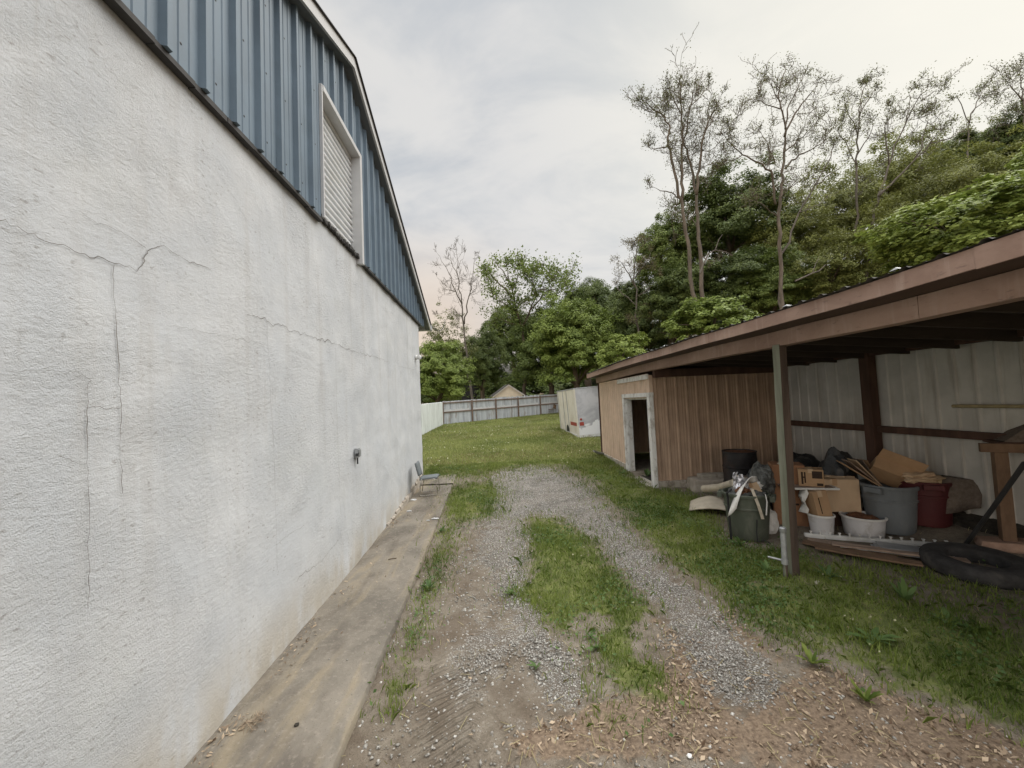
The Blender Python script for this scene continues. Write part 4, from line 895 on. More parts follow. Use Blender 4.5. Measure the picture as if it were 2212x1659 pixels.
crumple('foam_scrap', 'small cream foam scrap on top of the tall carton', 'scrap', (4.16, 6.0, bz+.925), (.12,.05,.02), MT['cream'], 6, .2)
crumple('black_sack', 'small black sack behind the large pale carton', 'bag', (5.05, 6.1, gz(5,6)+.55), (.28,.25,.5), MT['bagblack'], 12, .3, 4)
# pails with boxes
def pail(name, label, x, y, rb, rt, h, sx=1., rz=0, fill=True, grp='pale plastic tubs beside the rail'):
    o = thing(name, label, 'bucket', (x, y, gz(x, y)), rz, grp)
    MB().lathe([(0,0),(rb,0),(rb+.004,.015),(rt*.975,h*.86),(rt*.975,h*.93),(rt*.95,h*.93),(rb*.94,.03),(0,.03)], 40, sx=sx, cap=False).build('body', MT['bucket'], o, smooth=True)
    MB().lathe([(rt*.96,h*.92),(rt*1.05,h*.92),(rt*1.06,h*.96),(rt*1.03,h),(rt*.95,h),(rt*.94,h*.95)], 40, sx=sx, cap=False).build('rim', MT['railwhite'], o, smooth=True)
    if fill: crumple('fill', None, None, (0,0,h*.80), (rt*.70*sx,rt*.70,.06), MT['rust'], x, .4, 4, parent=o)
    return o
pail('plastic_pail', 'small grey-white plastic pail holding a cardboard box', 4.32, 5.58, .125, .155, .29, 1.0, fill=False)
carton('small_carton', 'small tan carton tilted upright in the small pail', 4.33, 5.60, gz(4.3,5.6)+.20, (.20,.24,.40), R_(-2), MT['card'], tilt=(R_(-7), R_(-6)), printed=[(.3,.25,.36,.8,'f')])
m = MB(); rows = [[(-.10-.02*t+.03*math.sin(9*t+j), -.06+.06*j, .55-.34*t) for j in range(3)] for t in [i/6 for i in range(7)]]
m.sheet(rows); tag(m.build('paper_bag', MT['paper'], solid=.01, smooth=True, loc=(4.26, 5.66, gz(4.2,5.6)+.08)), 'white paper bag hanging beside the small tilted carton', 'bag')
pail('plastic_tub', 'wide grey-white oval tub filled with rusty scrap', 4.86, 5.52, .20, .232, .27, 1.06, R_(-40))
carton('large_carton', 'large pale carton with torn top behind the two grey-white tubs', 4.74, 5.93, gz(4.8,6)+.24, (.60,.40,.47), R_(-16), MT['cardpale'], printed=[(.1,.25,.85,.30,'r'),(.15,.42,.8,.48,'r'),(.2,.6,.75,.64,'r')])
tag(MB().bb((-.3,-.25,0),(.3,.25,.24)).build('crate', MT['darkwood'], bevel=.005, loc=(4.92, 6.08, gz(4.9,6))), 'dark crate under the large pale carton', 'crate')
m = MB()
for i in range(9):
    x = -.25+.06*i; h = .02+.02*random.random(); m.add([(x,-.01,0),(x+.05,-.01,0),(x+.055,.0,h),(x+.0,0.02,h*.8)], [(0,1,2,3)])
tag(m.build('torn_edge', MT['cardpale'], solid=.004, loc=(4.74, 5.85, gz(4.8,6)+.712), rot=(0,0,R_(-16))), 'ragged torn cardboard strip on top of the large pale carton', 'cardboard')
# grey can with flattened cardboard and open box
cx2, cy2 = 5.28, 5.55; cz2 = gz(cx2, cy2)
trash_can('trash_can', 'large blue-grey trash can stuffed with flattened cardboard', cx2, cy2, .25, .305, .655, MT['cangrey'], rz=R_(20), grp='open trash cans of the bay')
rg = random.Random(3)
for i in range(5):
    mt_ = (MT['card'], MT['greywood'], MT['cardpale'], MT['carpet'], MT['card'])[i]
    lb = ('brown folded cardboard slab leaning out of the blue-grey can', 'grey thin board leaning left out of the blue-grey can', 'pale cardboard sheet leaning at the back of the blue-grey can', 'dark felt strip leaning out left of the blue-grey can', 'short brown cardboard strip at the blue-grey can rim')[i]
    R = Rz(R_(-25+6*i)) @ Ry(R_(-52+7*i)); L_ = .85-.08*i
    tag(MB().box(R @ Vector((0,0,.1)), (.012,.26-.02*i,L_), R).build(('folded_cardboard','thin_board','cardboard_sheet','felt_strip','cardboard_strip')[i], mt_, loc=(cx2-.10+.035*i, cy2+.05+.05*i, cz2+.62)), lb, 'cardboard' if i in (0,2,4) else 'board' if i == 1 else 'felt')
carton('open_carton', 'open tan carton lying tipped on top of the blue-grey can', cx2+.05, cy2+.0, cz2+.70, (.50,.30,.20), R_(-38), MT['card'], tilt=(R_(-42), R_(26)), open_top=True)
# red can with carpet
rx, ry = 5.70, 5.32; rzv = gz(rx, ry)
trash_can('trash_can', 'dark red trash can draped with grey carpet, beside the blue-grey can', rx-.02, ry+.12, .235, .28, .60, MT['canred'], rz=R_(60), grp='open trash cans of the bay')
m = MB(); rows = []
pth = [(.26,.50),(.18,.60),(.05,.655),(-.06,.655),(-.12,.60),(-.15,.48),(-.16,.34),(-.155,.17)]
for i, (yy, z) in enumerate(pth): rows.append([(.17+.36*q-.01*i, yy+.03*math.sin(q*7+i*.4)+.08*q*q, z-.03*q+(.16*q if i == 7 else .06*q if i == 6 else 0)) for q in [j/7 for j in range(8)]])
m.sheet(rows); tag(m.build('carpet_piece', MT['carpet'], solid=.016, smooth=True, loc=(rx, ry+.1, rzv), rot=(0,0,R_(-46))), 'stiff grey-brown carpet piece hanging over the right side of the red can', 'carpet')
m = MB(); m.sheet([[(r[0][0]-.03, r[0][1]-.014, r[0][2]), (r[0][0]+.012, r[0][1]-.014, r[0][2])] for r in rows]); tag(m.build('straw_edge', MT['felt'], solid=.008, loc=(rx, ry+.1, rzv), rot=(0,0,R_(-46))), 'frayed straw coloured edge strip along the draped carpet', 'carpet edge')
crumple('torn_cardboard', 'torn pale brown cardboard heap on the red can', 'cardboard', (rx-.12, ry+.08, rzv+.64), (.22,.18,.07), MT['cardpale'], 14, .5, 4)
# white rail with pegs
ra, rb_ = gp(1738, 1160), gp(2140, 1194); rv_ = rb_-ra; rl = rv_.length; ang = math.atan2(rv_.y, rv_.x)
o = thing('rack_rail', 'long white slotted rail with small pegs lying in front of the tubs', 'rail', (ra.x, ra.y, ra.z), ang)
MB().bb((0,-.03,.0),(rl,.03,.055)).build('bar', MT['railwhite'], o, bevel=.006); m = MB()
i = 0
while .08+i*.108 < rl: m.bb((.07+i*.108,-.012,.055),(.082+i*.108,.012,.085)); m.bb((.062+i*.108,-.014,.085),(.09+i*.108,.014,.093)); i += 1
m.build('peg', MT['railwhite'], o)['kind'] = 'stuff'
# planks and sheets on the ground
rg = random.Random(9)
for i, (lb, mt_) in enumerate((('split grey plank nearest the white rail end', 'greywood'), ('reddish weathered plank lying under the split grey plank', 'wood'), ('thin pale slat between plank and stacked sheets', 'peel'), ('brown plank lying nearest the grass edge', 'wood'), ('long warped grey plank pointing at the tyre', 'greywood'))):
    p = gp((1850,1830,1905,1870,1935)[i], (1186,1196,1200,1212,1205)[i]); R = Rz(R_((-38,-46,-30,-40,-34)[i]))
    m = MB(); rows = []; L_ = (1.0,.9,.8,.95,1.2)[i]; W_ = (.14,.16,.05,.12,.12)[i]
    for k_ in range(9):
        t = k_/8-.5; rows.append([R @ Vector((t*L_, q*W_+.012*mnoise.noise(Vector((t*5,i,q))), .03+.012*i+.010*t*t*4*(i % 2))) for q in (-.5,0,.5)])
    m.sheet(rows); tag(m.build('plank', MT[mt_], solid=.02, loc=(p.x, p.y, p.z)), lb, 'plank', 'loose planks in the grass')
p = gp(1960, 1196)
for i in range(3):
    tag(MB().box((0,0,0),(.75-.05*i,.24,.008)).build('glass_sheet', MT['glass'], bevel=.002, loc=(p.x-.05+.03*i, p.y-.13+.03*i, gz(p.x,p.y)+.05+.016*i), rot=(0,R_(2),R_(-36+3*i))), ('lowest pale-edged grey sheet of the small stack before the tyre', 'middle grey sheet of the small stack before the tyre', 'topmost dusty grey sheet of the small stack before the tyre')[i], 'sheet', 'stacked grey sheets')
# tyre
o = thing('truck_tyre', 'large worn truck tyre lying flat on bare ground', 'tyre', (5.06, 4.36, gz(5.0,4.3)))
o.rotation_euler = (R_(2), R_(-1), 0); o.scale = (.88, .88, .72)
pr = [(.275,.03),(.262,.06),(.262,.19),(.272,.222),(.292,.232),(.33,.245),(.40,.252),(.452,.246),(.484,.226),(.500,.19),(.504,.125),(.500,.06),(.484,.024),(.452,.004),(.40,.0),(.33,.0)]
m = MB(); m.lathe(pr+[pr[0]], 168, cap=False, fn=lambda a, z: 1+(.006*(math.cos(a*36) > .0) if .06 < z < .225 else 0)); m.build('carcass', MT['rubber'], o, smooth=True)
MB().lathe([(.415,.2515),(.42,.256),(.43,.2505)], 64, cap=False).build('sidewall_ring', MT['rubber'], o, smooth=True)
# leaning pole
pa, pb = gp(2080, 1188), at(2214, 1000, 3.95)
tag(MB().path([pa+Vector((0,0,.02)), pa.lerp(pb,.5), pb], .022, 10).build('leaning_pole', MT['candark']), 'dark metal pole leaning from the white rail up to the right', 'pole')
# timber stand with hopper at the right edge
bs = gp(2172, 1208); hx = bs.x-.10; hy = bs.y-.06
o = thing('timber_stand', 'rough timber stand with a dark sloping hood at the right edge of the bay', 'stand', (hx+.08, hy, gz(hx, hy)), R_(-34))
MB().bb((-.055,-.055,.09),(.055,.055,1.12)).build('leg', MT['wood'], o, bevel=.006); MB().bb((.9,-.055,.0),(1.01,.055,1.12)).build('leg', MT['wood'], o, bevel=.006); MB().bb((.9,.6,.0),(1.01,.71,1.12)).build('leg', MT['wood'], o)
MB().bb((-.16,-.06,1.121),(1.15,.0,1.225)).build('top_rail', MT['wood'], o, bevel=.005); MB().bb((.0,.0,1.20),(1.15,.42,1.235)).build('table_top', MT['darkwood'], o)
m = MB(); m.sheet([[(.06,.02,1.24),(.06,.3,1.24)],[(.26,.04,1.42),(.26,.3,1.42)],[(.60,.06,1.78),(.60,.4,1.78)],[(1.1,.06,1.82),(1.1,.4,1.82)]]); m.sheet([[(.06,.02,1.24),(.26,.04,1.42),(.60,.10,1.78),(1.1,.10,1.82)],[(.08,.02,1.236),(.3,.02,1.236),(.7,.02,1.236),(1.1,.02,1.236)]])
m.build('hood', MT['carpet'], o, solid=.012); m = MB(); m.sheet([[(.18,.05,1.12),(.9,.05,1.12)],[(.55,.2,.86),(.9,.2,.86)]]); m.build('sling', MT['candark'], o, solid=.01)
tag(MB().add([(-.22,-.12,0),(.5,-.16,0),(.5,.2,0),(-.2,.16,0),(-.2,-.1,.09),(.5,-.14,.13),(.5,.18,.13),(-.18,.14,.09)], [(0,3,2,1),(4,5,6,7),(0,1,5,4),(1,2,6,5),(2,3,7,6),(3,0,4,7)]).build('base_stone', pm('pink_stone', (.30,.20,.15), .9, .2, 8, bump=.005, dirt=(.17,.12,.09)), bevel=.015, loc=(hx+.03, hy, gz(hx,hy)), rot=(0,0,R_(-34))), 'pinkish stone slab under the timber stand leg', 'stone')
crumple('earth_pile', 'low dark earth pile at the foot of the pale back wall', 'earth', (5.98, 5.15, .20), (.16,.9,.16), MT['dirtpile'], 3, .4, 4)
# conduit stub beside the post
p = gp(1698, 1251); o = thing('pipe_stub', 'short galvanised pipe stub with side arm in front of the post', 'pipe', (p.x, p.y, p.z))
MB().path([(0,0,-.1),(.0,0,.18)], .024, 12).build('lower_pipe', MT['post'], o, smooth=True); MB().path([(0,0,.17),(.005,.0,.52)], .028, 14).build('pipe', MT['galv'], o, smooth=True); MB().lathe([(.028,0),(.034,.01),(.034,.05),(.024,.06),(0,.061)], 16, (.006,0,.51), cap=False).build('cap', MT['galv'], o, smooth=True)
MB().path([(0,0,.20),(-.12,.10,.21)], .012, 10).build('side_arm', MT['galv'], o, smooth=True); MB().lathe([(.034,.165),(.034,.215)], 16).build('collar', MT['galv'], o)
# interior odds: dark tub in the far corner
crumple('tarp_heap', 'dark tarp heap in the far corner beside the oil drum', 'tarp', (5.35, 7.4, gz(5.3,7.4)+.30), (.45,.35,.42), MT['bagblack'], 21, .3, 4)

# ------------------------------------------------------------------ trees
def crown_cloud(seed, nclump, per, crad, leaf, flat=.55, lump=.28, spread=(.45, 1.0), bottom=-.75):
    rg = np.random.default_rng(seed); C = []; Nn = []; T = []; S_ = []
    k_ = 0
    while k_ < nclump:
        d = unit(rg.normal(size=3)); 
        if d[2] < bottom: continue
        o = 1+lump*mnoise.noise(Vector(d*1.6+seed))*1.6+lump*.6*mnoise.noise(Vector(d*3.7-seed))
        rr = o*(spread[0]+(spread[1]-spread[0])*rg.random()**.6); c = d*rr; r = crad*rg.uniform(.65, 1.35)
        n = int(per*rg.uniform(.6, 1.4)); q = unit(rg.normal(size=(n,3)))*(rg.random((n,1))**.4)
        droop = -.35*(q[:,:1]**2+q[:,1:2]**2)
        P = c+r*np.column_stack([q[:,0], q[:,1], q[:,2]*flat+droop[:,0]]); C.append(P)
        Nn.append(np.array([0,0,.75])+d*.55+q*.5+rg.normal(size=(n,3))*.38)
        t0 = rg.random(); T.append(np.clip(.55*t0+.45*rg.random(n), 0, 1)); S_.append(leaf*rg.uniform(.65,1.3,n)); k_ += 1
    V, F_ = leaf_quads(np.concatenate(C), np.concatenate(Nn), np.concatenate(S_), .62, rg)
    return V, F_, np.repeat(np.concatenate(T), 4)
PROTO = {}
def proto(kind, seed, mat, **k_):
    V, F_, t = crown_cloud(seed, **k_); o = npmesh('crown', V, F_, mat, tint=t); me = o.data; bpy.data.objects.remove(o); PROTO.setdefault(kind, []).append(me)
big_ = dict(nclump=380, per=190, crad=.17, leaf=.044, lump=.34)
for sd_ in (3, 17): proto('dark', sd_, MT['leafdark'], **big_)
for sd_ in (5, 23): proto('mid', sd_, MT['leafmid'], **big_)
proto('green', 33, MT['leafgreen'], **big_)
proto('bright', 8, MT['leafbright'], nclump=230, per=90, crad=.19, leaf=.075)
proto('near', 12, MT['leafbright'], nclump=620, per=60, crad=.11, leaf=.070, lump=.35, flat=.9)
proto('low', 14, MT['leafgreen'], nclump=170, per=110, crad=.20, leaf=.085, lump=.4)
proto('olive', 19, MT['leafolive'], nclump=340, per=110, crad=.17, leaf=.042, lump=.4, spread=(.3,1.05))
proto('airy', 29, MT['leafspring'], nclump=210, per=40, crad=.17, leaf=.06, lump=.45, spread=(.25,1.1))
def trunk_mesh(pts, r0, r1, n=8): 
    return MB().path(pts, [r0+(r1-r0)*i/(len(pts)-1) for i in range(len(pts))], n)
TREES = 0
def dense_tree(kind, px, py, wpx, hpx, Y, label, name='leafy_tree', group=None, mat='bark', depth=None):
    global TREES; TREES += 1
    c = at(px, py, Y); rx_, rz2 = wpx/831*Y, hpx/831*Y; ry_ = depth or (rx_+rz2)*.5; zb = gz(c.x, c.y); rg = random.Random(TREES*7+1)
    o = thing(name, label, 'tree', (c.x, c.y, zb), 0, group); hc = c.z-zb
    pts = [Vector((rg.uniform(-.12,.12)*i, rg.uniform(-.1,.1)*i, -.3+(hc+.35*rz2+.3)*i/6)) for i in range(7)]
    m = trunk_mesh(pts, max(.10, .035*(hc+rz2)), .04)
    for k_ in range(9):
        i = rg.randint(2, 5); a = rg.uniform(0, 6.28); p = pts[i]; e = p+Vector((math.cos(a)*rx_*.75, math.sin(a)*ry_*.75, rz2*rg.uniform(.2,.7))); mid_ = p.lerp(e,.5)+Vector((0,0,rz2*.12)); m.path([p, mid_, e], [.018*(hc+rz2)*.6, .03, .012], 5)
    m.build('trunk', MT[mat], o, smooth='all')
    ms = PROTO[kind]; cr = bpy.data.objects.new('crown', ms[TREES % len(ms)]); COL.objects.link(cr); cr.parent = o; cr.location = (0,0,hc); cr.scale = (rx_, ry_, rz2); cr.rotation_euler = (0,0,rg.uniform(0,6.28))
    return o
def limb_tree(name, label, limbs, Y, mat, leaf=None, leafsize=.12, dens=1., jit=1.2, twig=1.6, tufts=5, wid=1., group=None, seed=1, start=.35, sub=True, depth_spread=2.2, curl=.35):
    """a tree built on surveyed main limbs: list of (pixel polyline, radius start, radius end, depth offset at the tip)"""
    rg = np.random.default_rng(seed); base = at(*limbs[0][0][0], Y); zb = gz(base.x, base.y)
    o = thing(name, label, 'tree', (base.x, base.y, zb), 0, group); O = Vector((base.x, base.y, zb)); m = MB(); LC = []; 
    for li, (pl_, r0, r1, dz_) in enumerate(limbs):
        if sub and tufts: pl_ = list(pl_[:-1])+[tuple(pl_[-2][q]*.68+pl_[-1][q]*.32 for q in (0,1))]
        n = len(pl_); W3 = [at(x, y, Y+dz_*(i/max(n-1,1))**1.3) for i, (x, y) in enumerate(pl_)]
        if li == 0 and W3[0].z > zb: W3 = [Vector((W3[0].x, W3[0].y, zb-.3))]+W3
        fine = [W3[0]]
        for a, b in zip(W3, W3[1:]):
            for q in range(1, 5):
                p = a.lerp(b, q/4)
                if q < 4: p = p+Vector(rg.normal(size=3))*.025*(b-a).length
                fine.append(p)
        nf_ = len(fine); rad = [(r1*.55+(r0*.66-r1*.55)*(1-i/(nf_-1))**1.15)*wid for i in range(nf_)]
        m.path([p-O for p in fine], rad, 6)
        if not sub: continue
        cum = 0
        for i in range(1, nf_):
            t = i/(nf_-1); seg = (fine[i]-fine[i-1]); cum += seg.length
            if (t < start and li == 0) or (t < .12): continue
            for _ in range(rg.poisson(dens*seg.length*.95)):
                dirv = seg.normalized()*rg.uniform(.3,.8)+Vector(rg.normal(size=3))*.85+Vector((0,0,.10)); dirv.normalize()
                L_ = twig*rg.uniform(.5,1.3)*(1.15-.55*t); branch(m, rg, fine[i]-O, dirv, L_, max(.010,rad[i]*.36), 0, LC, tufts, curl)
        branch(m, rg, fine[-1]-O, seg.normalized(), twig*.38, rad[-1], 0, LC, tufts, curl)
    m.build('trunk', MT[mat], o, smooth='all')
    if leaf and LC:
        C = np.concatenate([np.array(p)+rg.normal(size=(k_,3))*leafsize*1.3*sp_ for p, k_, sp_ in LC]); Nn = rg.normal(size=(len(C),3))+np.array([0,0,.7])
        V, F_ = leaf_quads(C, Nn, leafsize*rg.uniform(.6,1.25,len(C)), .5, rg); npmesh('crown', V, F_, MT[leaf], o, np.repeat(rg.random(len(C)), 4))
    return o
def branch(m, rg, p, d, L_, r, lv, LC, tufts, curl):
    k_ = 4; pts = [p]; q = Vector(p)
    for i in range(k_):
        d = (d+Vector(rg.normal(size=3))*curl*.55+Vector((0,0,.10))).normalized(); q = q+d*(L_/k_); pts.append(Vector(q))
    m.path(pts, [max(.0105, r*(1-.72*i/k_)) for i in range(k_+1)], 4 if lv == 0 else 3, cap=False)
    if tufts: LC.append((tuple(pts[-1]), tufts, 1.)); LC.append((tuple(pts[-2]), max(1, tufts//2), .9))
    if lv < 2:
        for i in range(1, k_+1):
            for _ in range(1+(rg.random() < .45)):
                dd = (d+Vector(rg.normal(size=3))*.8+Vector((0,0,.15))).normalized(); branch(m, rg, pts[i], dd, L_*rg.uniform(.38,.62), r*.42, lv+1 if lv+1 < 2 else 2, LC, tufts, curl)
def z6(L_): return [(1261.8+.43*x, 54.9+.43*y) for x, y in L_]
def z4(L_): return [(850.3+.2976*x, 548.6+.2976*y) for x, y in L_]
TG = 'tall thin leafed trees on the hillside'
limb_tree('tall_sparse_tree', 'tall twin-trunked sparse tree, leftmost of the tall ones above the brown eave', [
    (z6([(560,1500),(530,1180),(505,1000),(490,880),(460,760),(435,640),(420,560),(432,515),(395,450),(340,415),(290,365)]), .20, .05, -1.),
    (z6([(490,880),(490,700),(495,560),(490,450),(485,330),(500,225)]), .14, .04, .6), (z6([(605,1500),(585,1150),(570,1000),(565,850),(540,720),(500,600),(520,480),(545,350),(560,260)]), .19, .04, 1.),
    (z6([(565,850),(580,720),(590,600),(610,520),(640,450),(700,370)]), .13, .04, -1.4), (z6([(490,880),(440,840),(380,830),(320,790)]), .07, .02, -.6), (z6([(420,610),(350,622),(280,600)]), .06, .02, 1.),
    (z6([(600,540),(660,440),(740,330)]), .06, .02, 1.2), (z6([(400,455),(340,380),(280,350)]), .05, .02, -.8), (z6([(575,800),(620,760),(660,740)]), .05, .02, .8), (z6([(490,450),(430,330),(420,260)]), .06, .02, -1.2), (z6([(540,400),(620,320),(640,290)]), .05, .02, .8)],
    23, 'barkwarm', 'leafspring', .095, .95, twig=1.9, tufts=2, curl=.5, group=TG, seed=3)
limb_tree('tall_sparse_tree', 'tall sparse tree with one straight trunk, second of the tall ones from the left', [
    (z6([(990,1480),(985,1150),(975,950),(990,800),(1005,680),(1010,560),(995,430),(975,350),(1000,250),(1035,185)]), .21, .04, .5),
    (z6([(962,900),(945,750),(880,690),(795,650),(720,580),(740,500)]), .12, .03, -1.5), (z6([(795,650),(720,690),(670,715)]), .05, .02, -.4), (z6([(1010,720),(1080,650),(1200,590),(1270,520)]), .10, .03, 1.4),
    (z6([(1005,560),(1060,440),(1130,350),(1220,250)]), .10, .03, -1.2), (z6([(1010,520),(1020,420),(1080,300),(1115,195)]), .08, .03, 1.), (z6([(985,420),(900,390),(820,330)]), .06, .02, 1.), (z6([(960,690),(900,560),(850,490)]), .06, .02, 1.2), (z6([(1000,640),(1100,560),(1210,430)]), .07, .02, -1.), (z6([(985,380),(940,300),(950,230)]), .05, .02, -.6), (z6([(970,960),(900,900),(780,840)]), .05, .015, -1.)],
    24, 'barkwarm', 'leafspring', .095, .95, twig=2.0, tufts=2, curl=.5, group=TG, seed=8)
limb_tree('tall_sparse_tree', 'slender upright sparse tree rising between the second tall tree and the leaning one', [
    (z6([(1375,1150),(1370,900),(1368,700),(1375,550),(1380,420),(1400,330),(1442,235)]), .15, .03, .5), (z6([(1375,560),(1320,420),(1300,340)]), .06, .02, -1.), (z6([(1380,450),(1450,340),(1495,265)]), .06, .02, 1.), (z6([(1370,700),(1290,560),(1260,490)]), .06, .02, 1.), (z6([(1372,650),(1440,540),(1470,420)]), .06, .02, -1.), (z6([(1400,340),(1370,270)]), .04, .02, .4)],
    26, 'barkgrey', 'leafspring', .11, .6, twig=1.9, tufts=3, curl=.45, group=TG, seed=12)
limb_tree('tall_sparse_tree', 'wide sparse tree leaning to the right against the bright sky', [
    (z6([(1425,1200),(1440,1010),(1480,850),(1530,700),(1560,600),(1620,480),(1690,350),(1800,250)]), .17, .03, 1.), (z6([(1530,700),(1510,520),(1560,320)]), .08, .02, -1.2), (z6([(1480,860),(1600,740),(1740,590),(1860,450)]), .11, .02, -1.5), (z6([(1660,670),(1720,500),(1740,330)]), .07, .02, 1.), (z6([(1620,480),(1640,360),(1620,300)]), .05, .02, .7), (z6([(1740,590),(1850,560),(1960,480)]), .06, .02, .8), (z6([(1690,380),(1760,330),(1830,330)]), .05, .02, -.6)],
    25, 'barkgrey', 'leafspring', .11, .6, twig=2.0, tufts=3, curl=.45, group=TG, seed=15)
limb_tree('tall_sparse_tree', 'bent low sparse tree crossing right of the second tall trunk', [
    (z6([(990,1150),(1080,940),(1160,800),(1240,660),(1290,520),(1330,440)]), .12, .02, .8), (z6([(1160,800),(1280,720),(1400,620)]), .06, .02, -1.), (z6([(1080,940),(1180,900),(1290,800)]), .05, .02, 1.)],
    25.5, 'barkgrey', 'leafolive', .11, .6, twig=1.9, tufts=3, curl=.45, group=TG, seed=18)
limb_tree('tall_sparse_tree', 'small round sparse tree on the skyline near the right edge', [
    (z6([(1925,640),(1940,470),(1985,360),(2035,235)]), .12, .03, .5), (z6([(1940,490),(1880,370),(1860,330)]), .06, .02, -1.), (z6([(1950,440),(2060,340),(2090,300)]), .06, .02, 1.), (z6([(1985,370),(1950,280)]), .05, .02, .6)],
    30, 'barkgrey', 'leafspring', .12, .6, twig=2.2, tufts=3, curl=.45, group=TG, seed=21)
limb_tree('tall_sparse_tree', 'tall sparse treetop cut by the right edge of the photo', [
    (z6([(2215,520),(2205,380),(2195,280),(2175,150)]), .12, .03, .3), (z6([(2205,380),(2140,300),(2120,280)]), .06, .02, -1.), (z6([(2195,280),(2240,180)]), .05, .02, .5), (z6([(2210,450),(2150,420)]), .05, .02, .5)],
    26, 'barkgrey', 'leafspring', .12, .6, twig=2.0, tufts=3, curl=.45, group=TG, seed=24)
limb_tree('bare_tree', 'bare dead grey tree rising above the wooden fence', [
    ([(1022,870),(1012,790),(1003,720),(997,650),(990,600),(985,530)], .28, .03, 0.), ([(1003,700),(1010,650),(1020,600),(1026,555)], .14, .03, 1.), ([(997,655),(980,620),(965,580),(945,548)], .11, .02, -1.), ([(1000,690),(978,665),(950,678)], .07, .02, -.5),
    ([(1003,715),(975,695),(930,700)], .06, .02, .8), ([(991,605),(975,565),(972,545)], .07, .02, .8), ([(1012,640),(1030,622),(1033,590)], .06, .02, -.8), ([(985,630),(960,625),(945,600)], .05, .015, 1.), ([(988,580),(1003,550)], .05, .015, .3)],
    42, 'barkgrey', None, .1, .55, twig=1.7, tufts=0, seed=31, curl=.22, start=.55)
limb_tree('walnut_tree', 'airy green tree with dark open branches standing above the dense trees by the fence', [
    (z4([(960,1080),(950,700),(930,540),(900,430),(870,300),(830,150),(815,40)]), .32, .05, 0), (z4([(930,540),(980,440),(1040,300),(1090,180),(1190,60)]), .20, .04, 2.), (z4([(880,330),(780,230),(680,130),(640,90)]), .15, .04, -2.), (z4([(980,440),(1080,300),(1200,200),(1290,130)]), .14, .04, 2.),
    (z4([(900,420),(760,340),(640,280)]), .12, .04, -1.5), (z4([(860,260),(920,140),(930,60)]), .12, .04, 2.), (z4([(840,200),(760,90),(720,20)]), .10, .03, 1.5), (z4([(1040,300),(1000,160),(1010,80)]), .10, .03, -2.), (z4([(925,530),(800,480),(690,450)]), .10, .03, 2.), (z4([(1060,260),(1180,260),(1260,240)]), .09, .03, -1.5)],
    40, 'bark', 'leafmid', .30, .70, twig=2.2, tufts=3, seed=41, depth_spread=3)
limb_tree('budding_tree', 'brownish budding tree with fine twigs at the left end of the hill', [
    ([(1385,760),(1375,660),(1370,590),(1375,540),(1385,500)], .18, .03, 0), ([(1372,620),(1345,570),(1325,550)], .09, .02, -1.), ([(1372,600),(1400,560),(1415,520)], .09, .02, 1.), ([(1375,660),(1335,625),(1322,600)], .08, .02, 1.), ([(1378,640),(1420,610),(1440,580)], .08, .02, -1.), ([(1375,700),(1340,680)], .06, .02, .5), ([(1375,690),(1425,660)], .06, .02, .8), ([(1373,560),(1350,510)], .06, .02, .8)],
    34, 'barkgrey', 'leafbrown', .12, .8, twig=1.6, tufts=3, seed=51)
for args in [
    ('green', 948, 805, 66, 72, 34, 'bushy green tree just right of the white building corner'),
    ('airy', 968, 752, 48, 72, 48, 'pale thin tree behind the bushy tree at the building corner'),
    ('dark', 1042, 780, 34, 75, 50, 'dark narrow tree behind the bare dead trunk'),
    ('dark', 1108, 725, 68, 70, 62, 'dark dense tree under the airy walnut crown'),
    ('mid', 1185, 755, 66, 90, 40, 'dull green round tree left half of the clump over the fence end'),
    ('green', 1240, 742, 92, 98, 35, 'large round green tree standing behind the box trailer'),
    ('dark', 1318, 705, 78, 95, 47, 'dark tree between the round green tree and the hill'),
    ('dark', 1262, 650, 60, 42, 60, 'small dark treetop over the round green tree'),
    ('dark', 1385, 690, 62, 90, 40, 'dark tree below the brownish budding tree'),
    ('mid', 1440, 555, 66, 80, 38, 'rounded hill tree left of the tall twin-trunked tree'),
    ('dark', 1575, 478, 112, 108, 36, 'large dark maple crown behind the second tall tree'),
    ('dark', 1480, 640, 80, 80, 33, 'dark hillside tree behind the twin trunks'),
    ('dark', 1600, 615, 92, 78, 31, 'dark hillside tree right of the twin trunks'),
    ('low', 1535, 692, 98, 58, 17, 'leafy young tree close behind the brown eave'),
    ('bright', 1345, 765, 58, 44, 16.0, 'fresh bright green sapling behind the tan shed end'),
    ('olive', 1700, 520, 72, 90, 32, 'olive hillside tree right of the dark maple'),
    ('mid', 1680, 620, 84, 72, 28, 'mid green hillside tree low behind the second tall trunk'),
    ('olive', 1800, 480, 92, 110, 34, 'olive tree below the slender upright tree'),
    ('olive', 1800, 600, 92, 76, 26, 'mid green tree behind the middle of the shed roof'),
    ('olive', 1905, 425, 92, 98, 36, 'olive tree under the leaning sparse tree'),
    ('olive', 1920, 525, 92, 84, 25, 'mid green hillside tree left of the bright foreground tree'),
    ('olive', 2010, 372, 92, 82, 37, 'olive treetop on the skyline below the small sparse tree'),
    ('olive', 2040, 440, 92, 84, 28, 'mid green tree behind the bright foreground tree'),
    ('dark', 2125, 352, 86, 80, 34, 'dark tree high on the slope near the right edge'),
    ('dark', 2220, 305, 72, 90, 30, 'dark treetop at the right edge of the photo'),
    ('olive', 2140, 400, 96, 74, 24, 'mid green tree above the bright foreground tree'),
    ('near', 2135, 505, 178, 110, 12.5, 'bright yellow-green tree nearest the shed roof at the right edge'),
    ('near', 2300, 400, 120, 110, 13.5, 'bright leafy tree beyond the right edge of the photo')]:
    dense_tree(*args, group='dense leafy trees behind the yard')
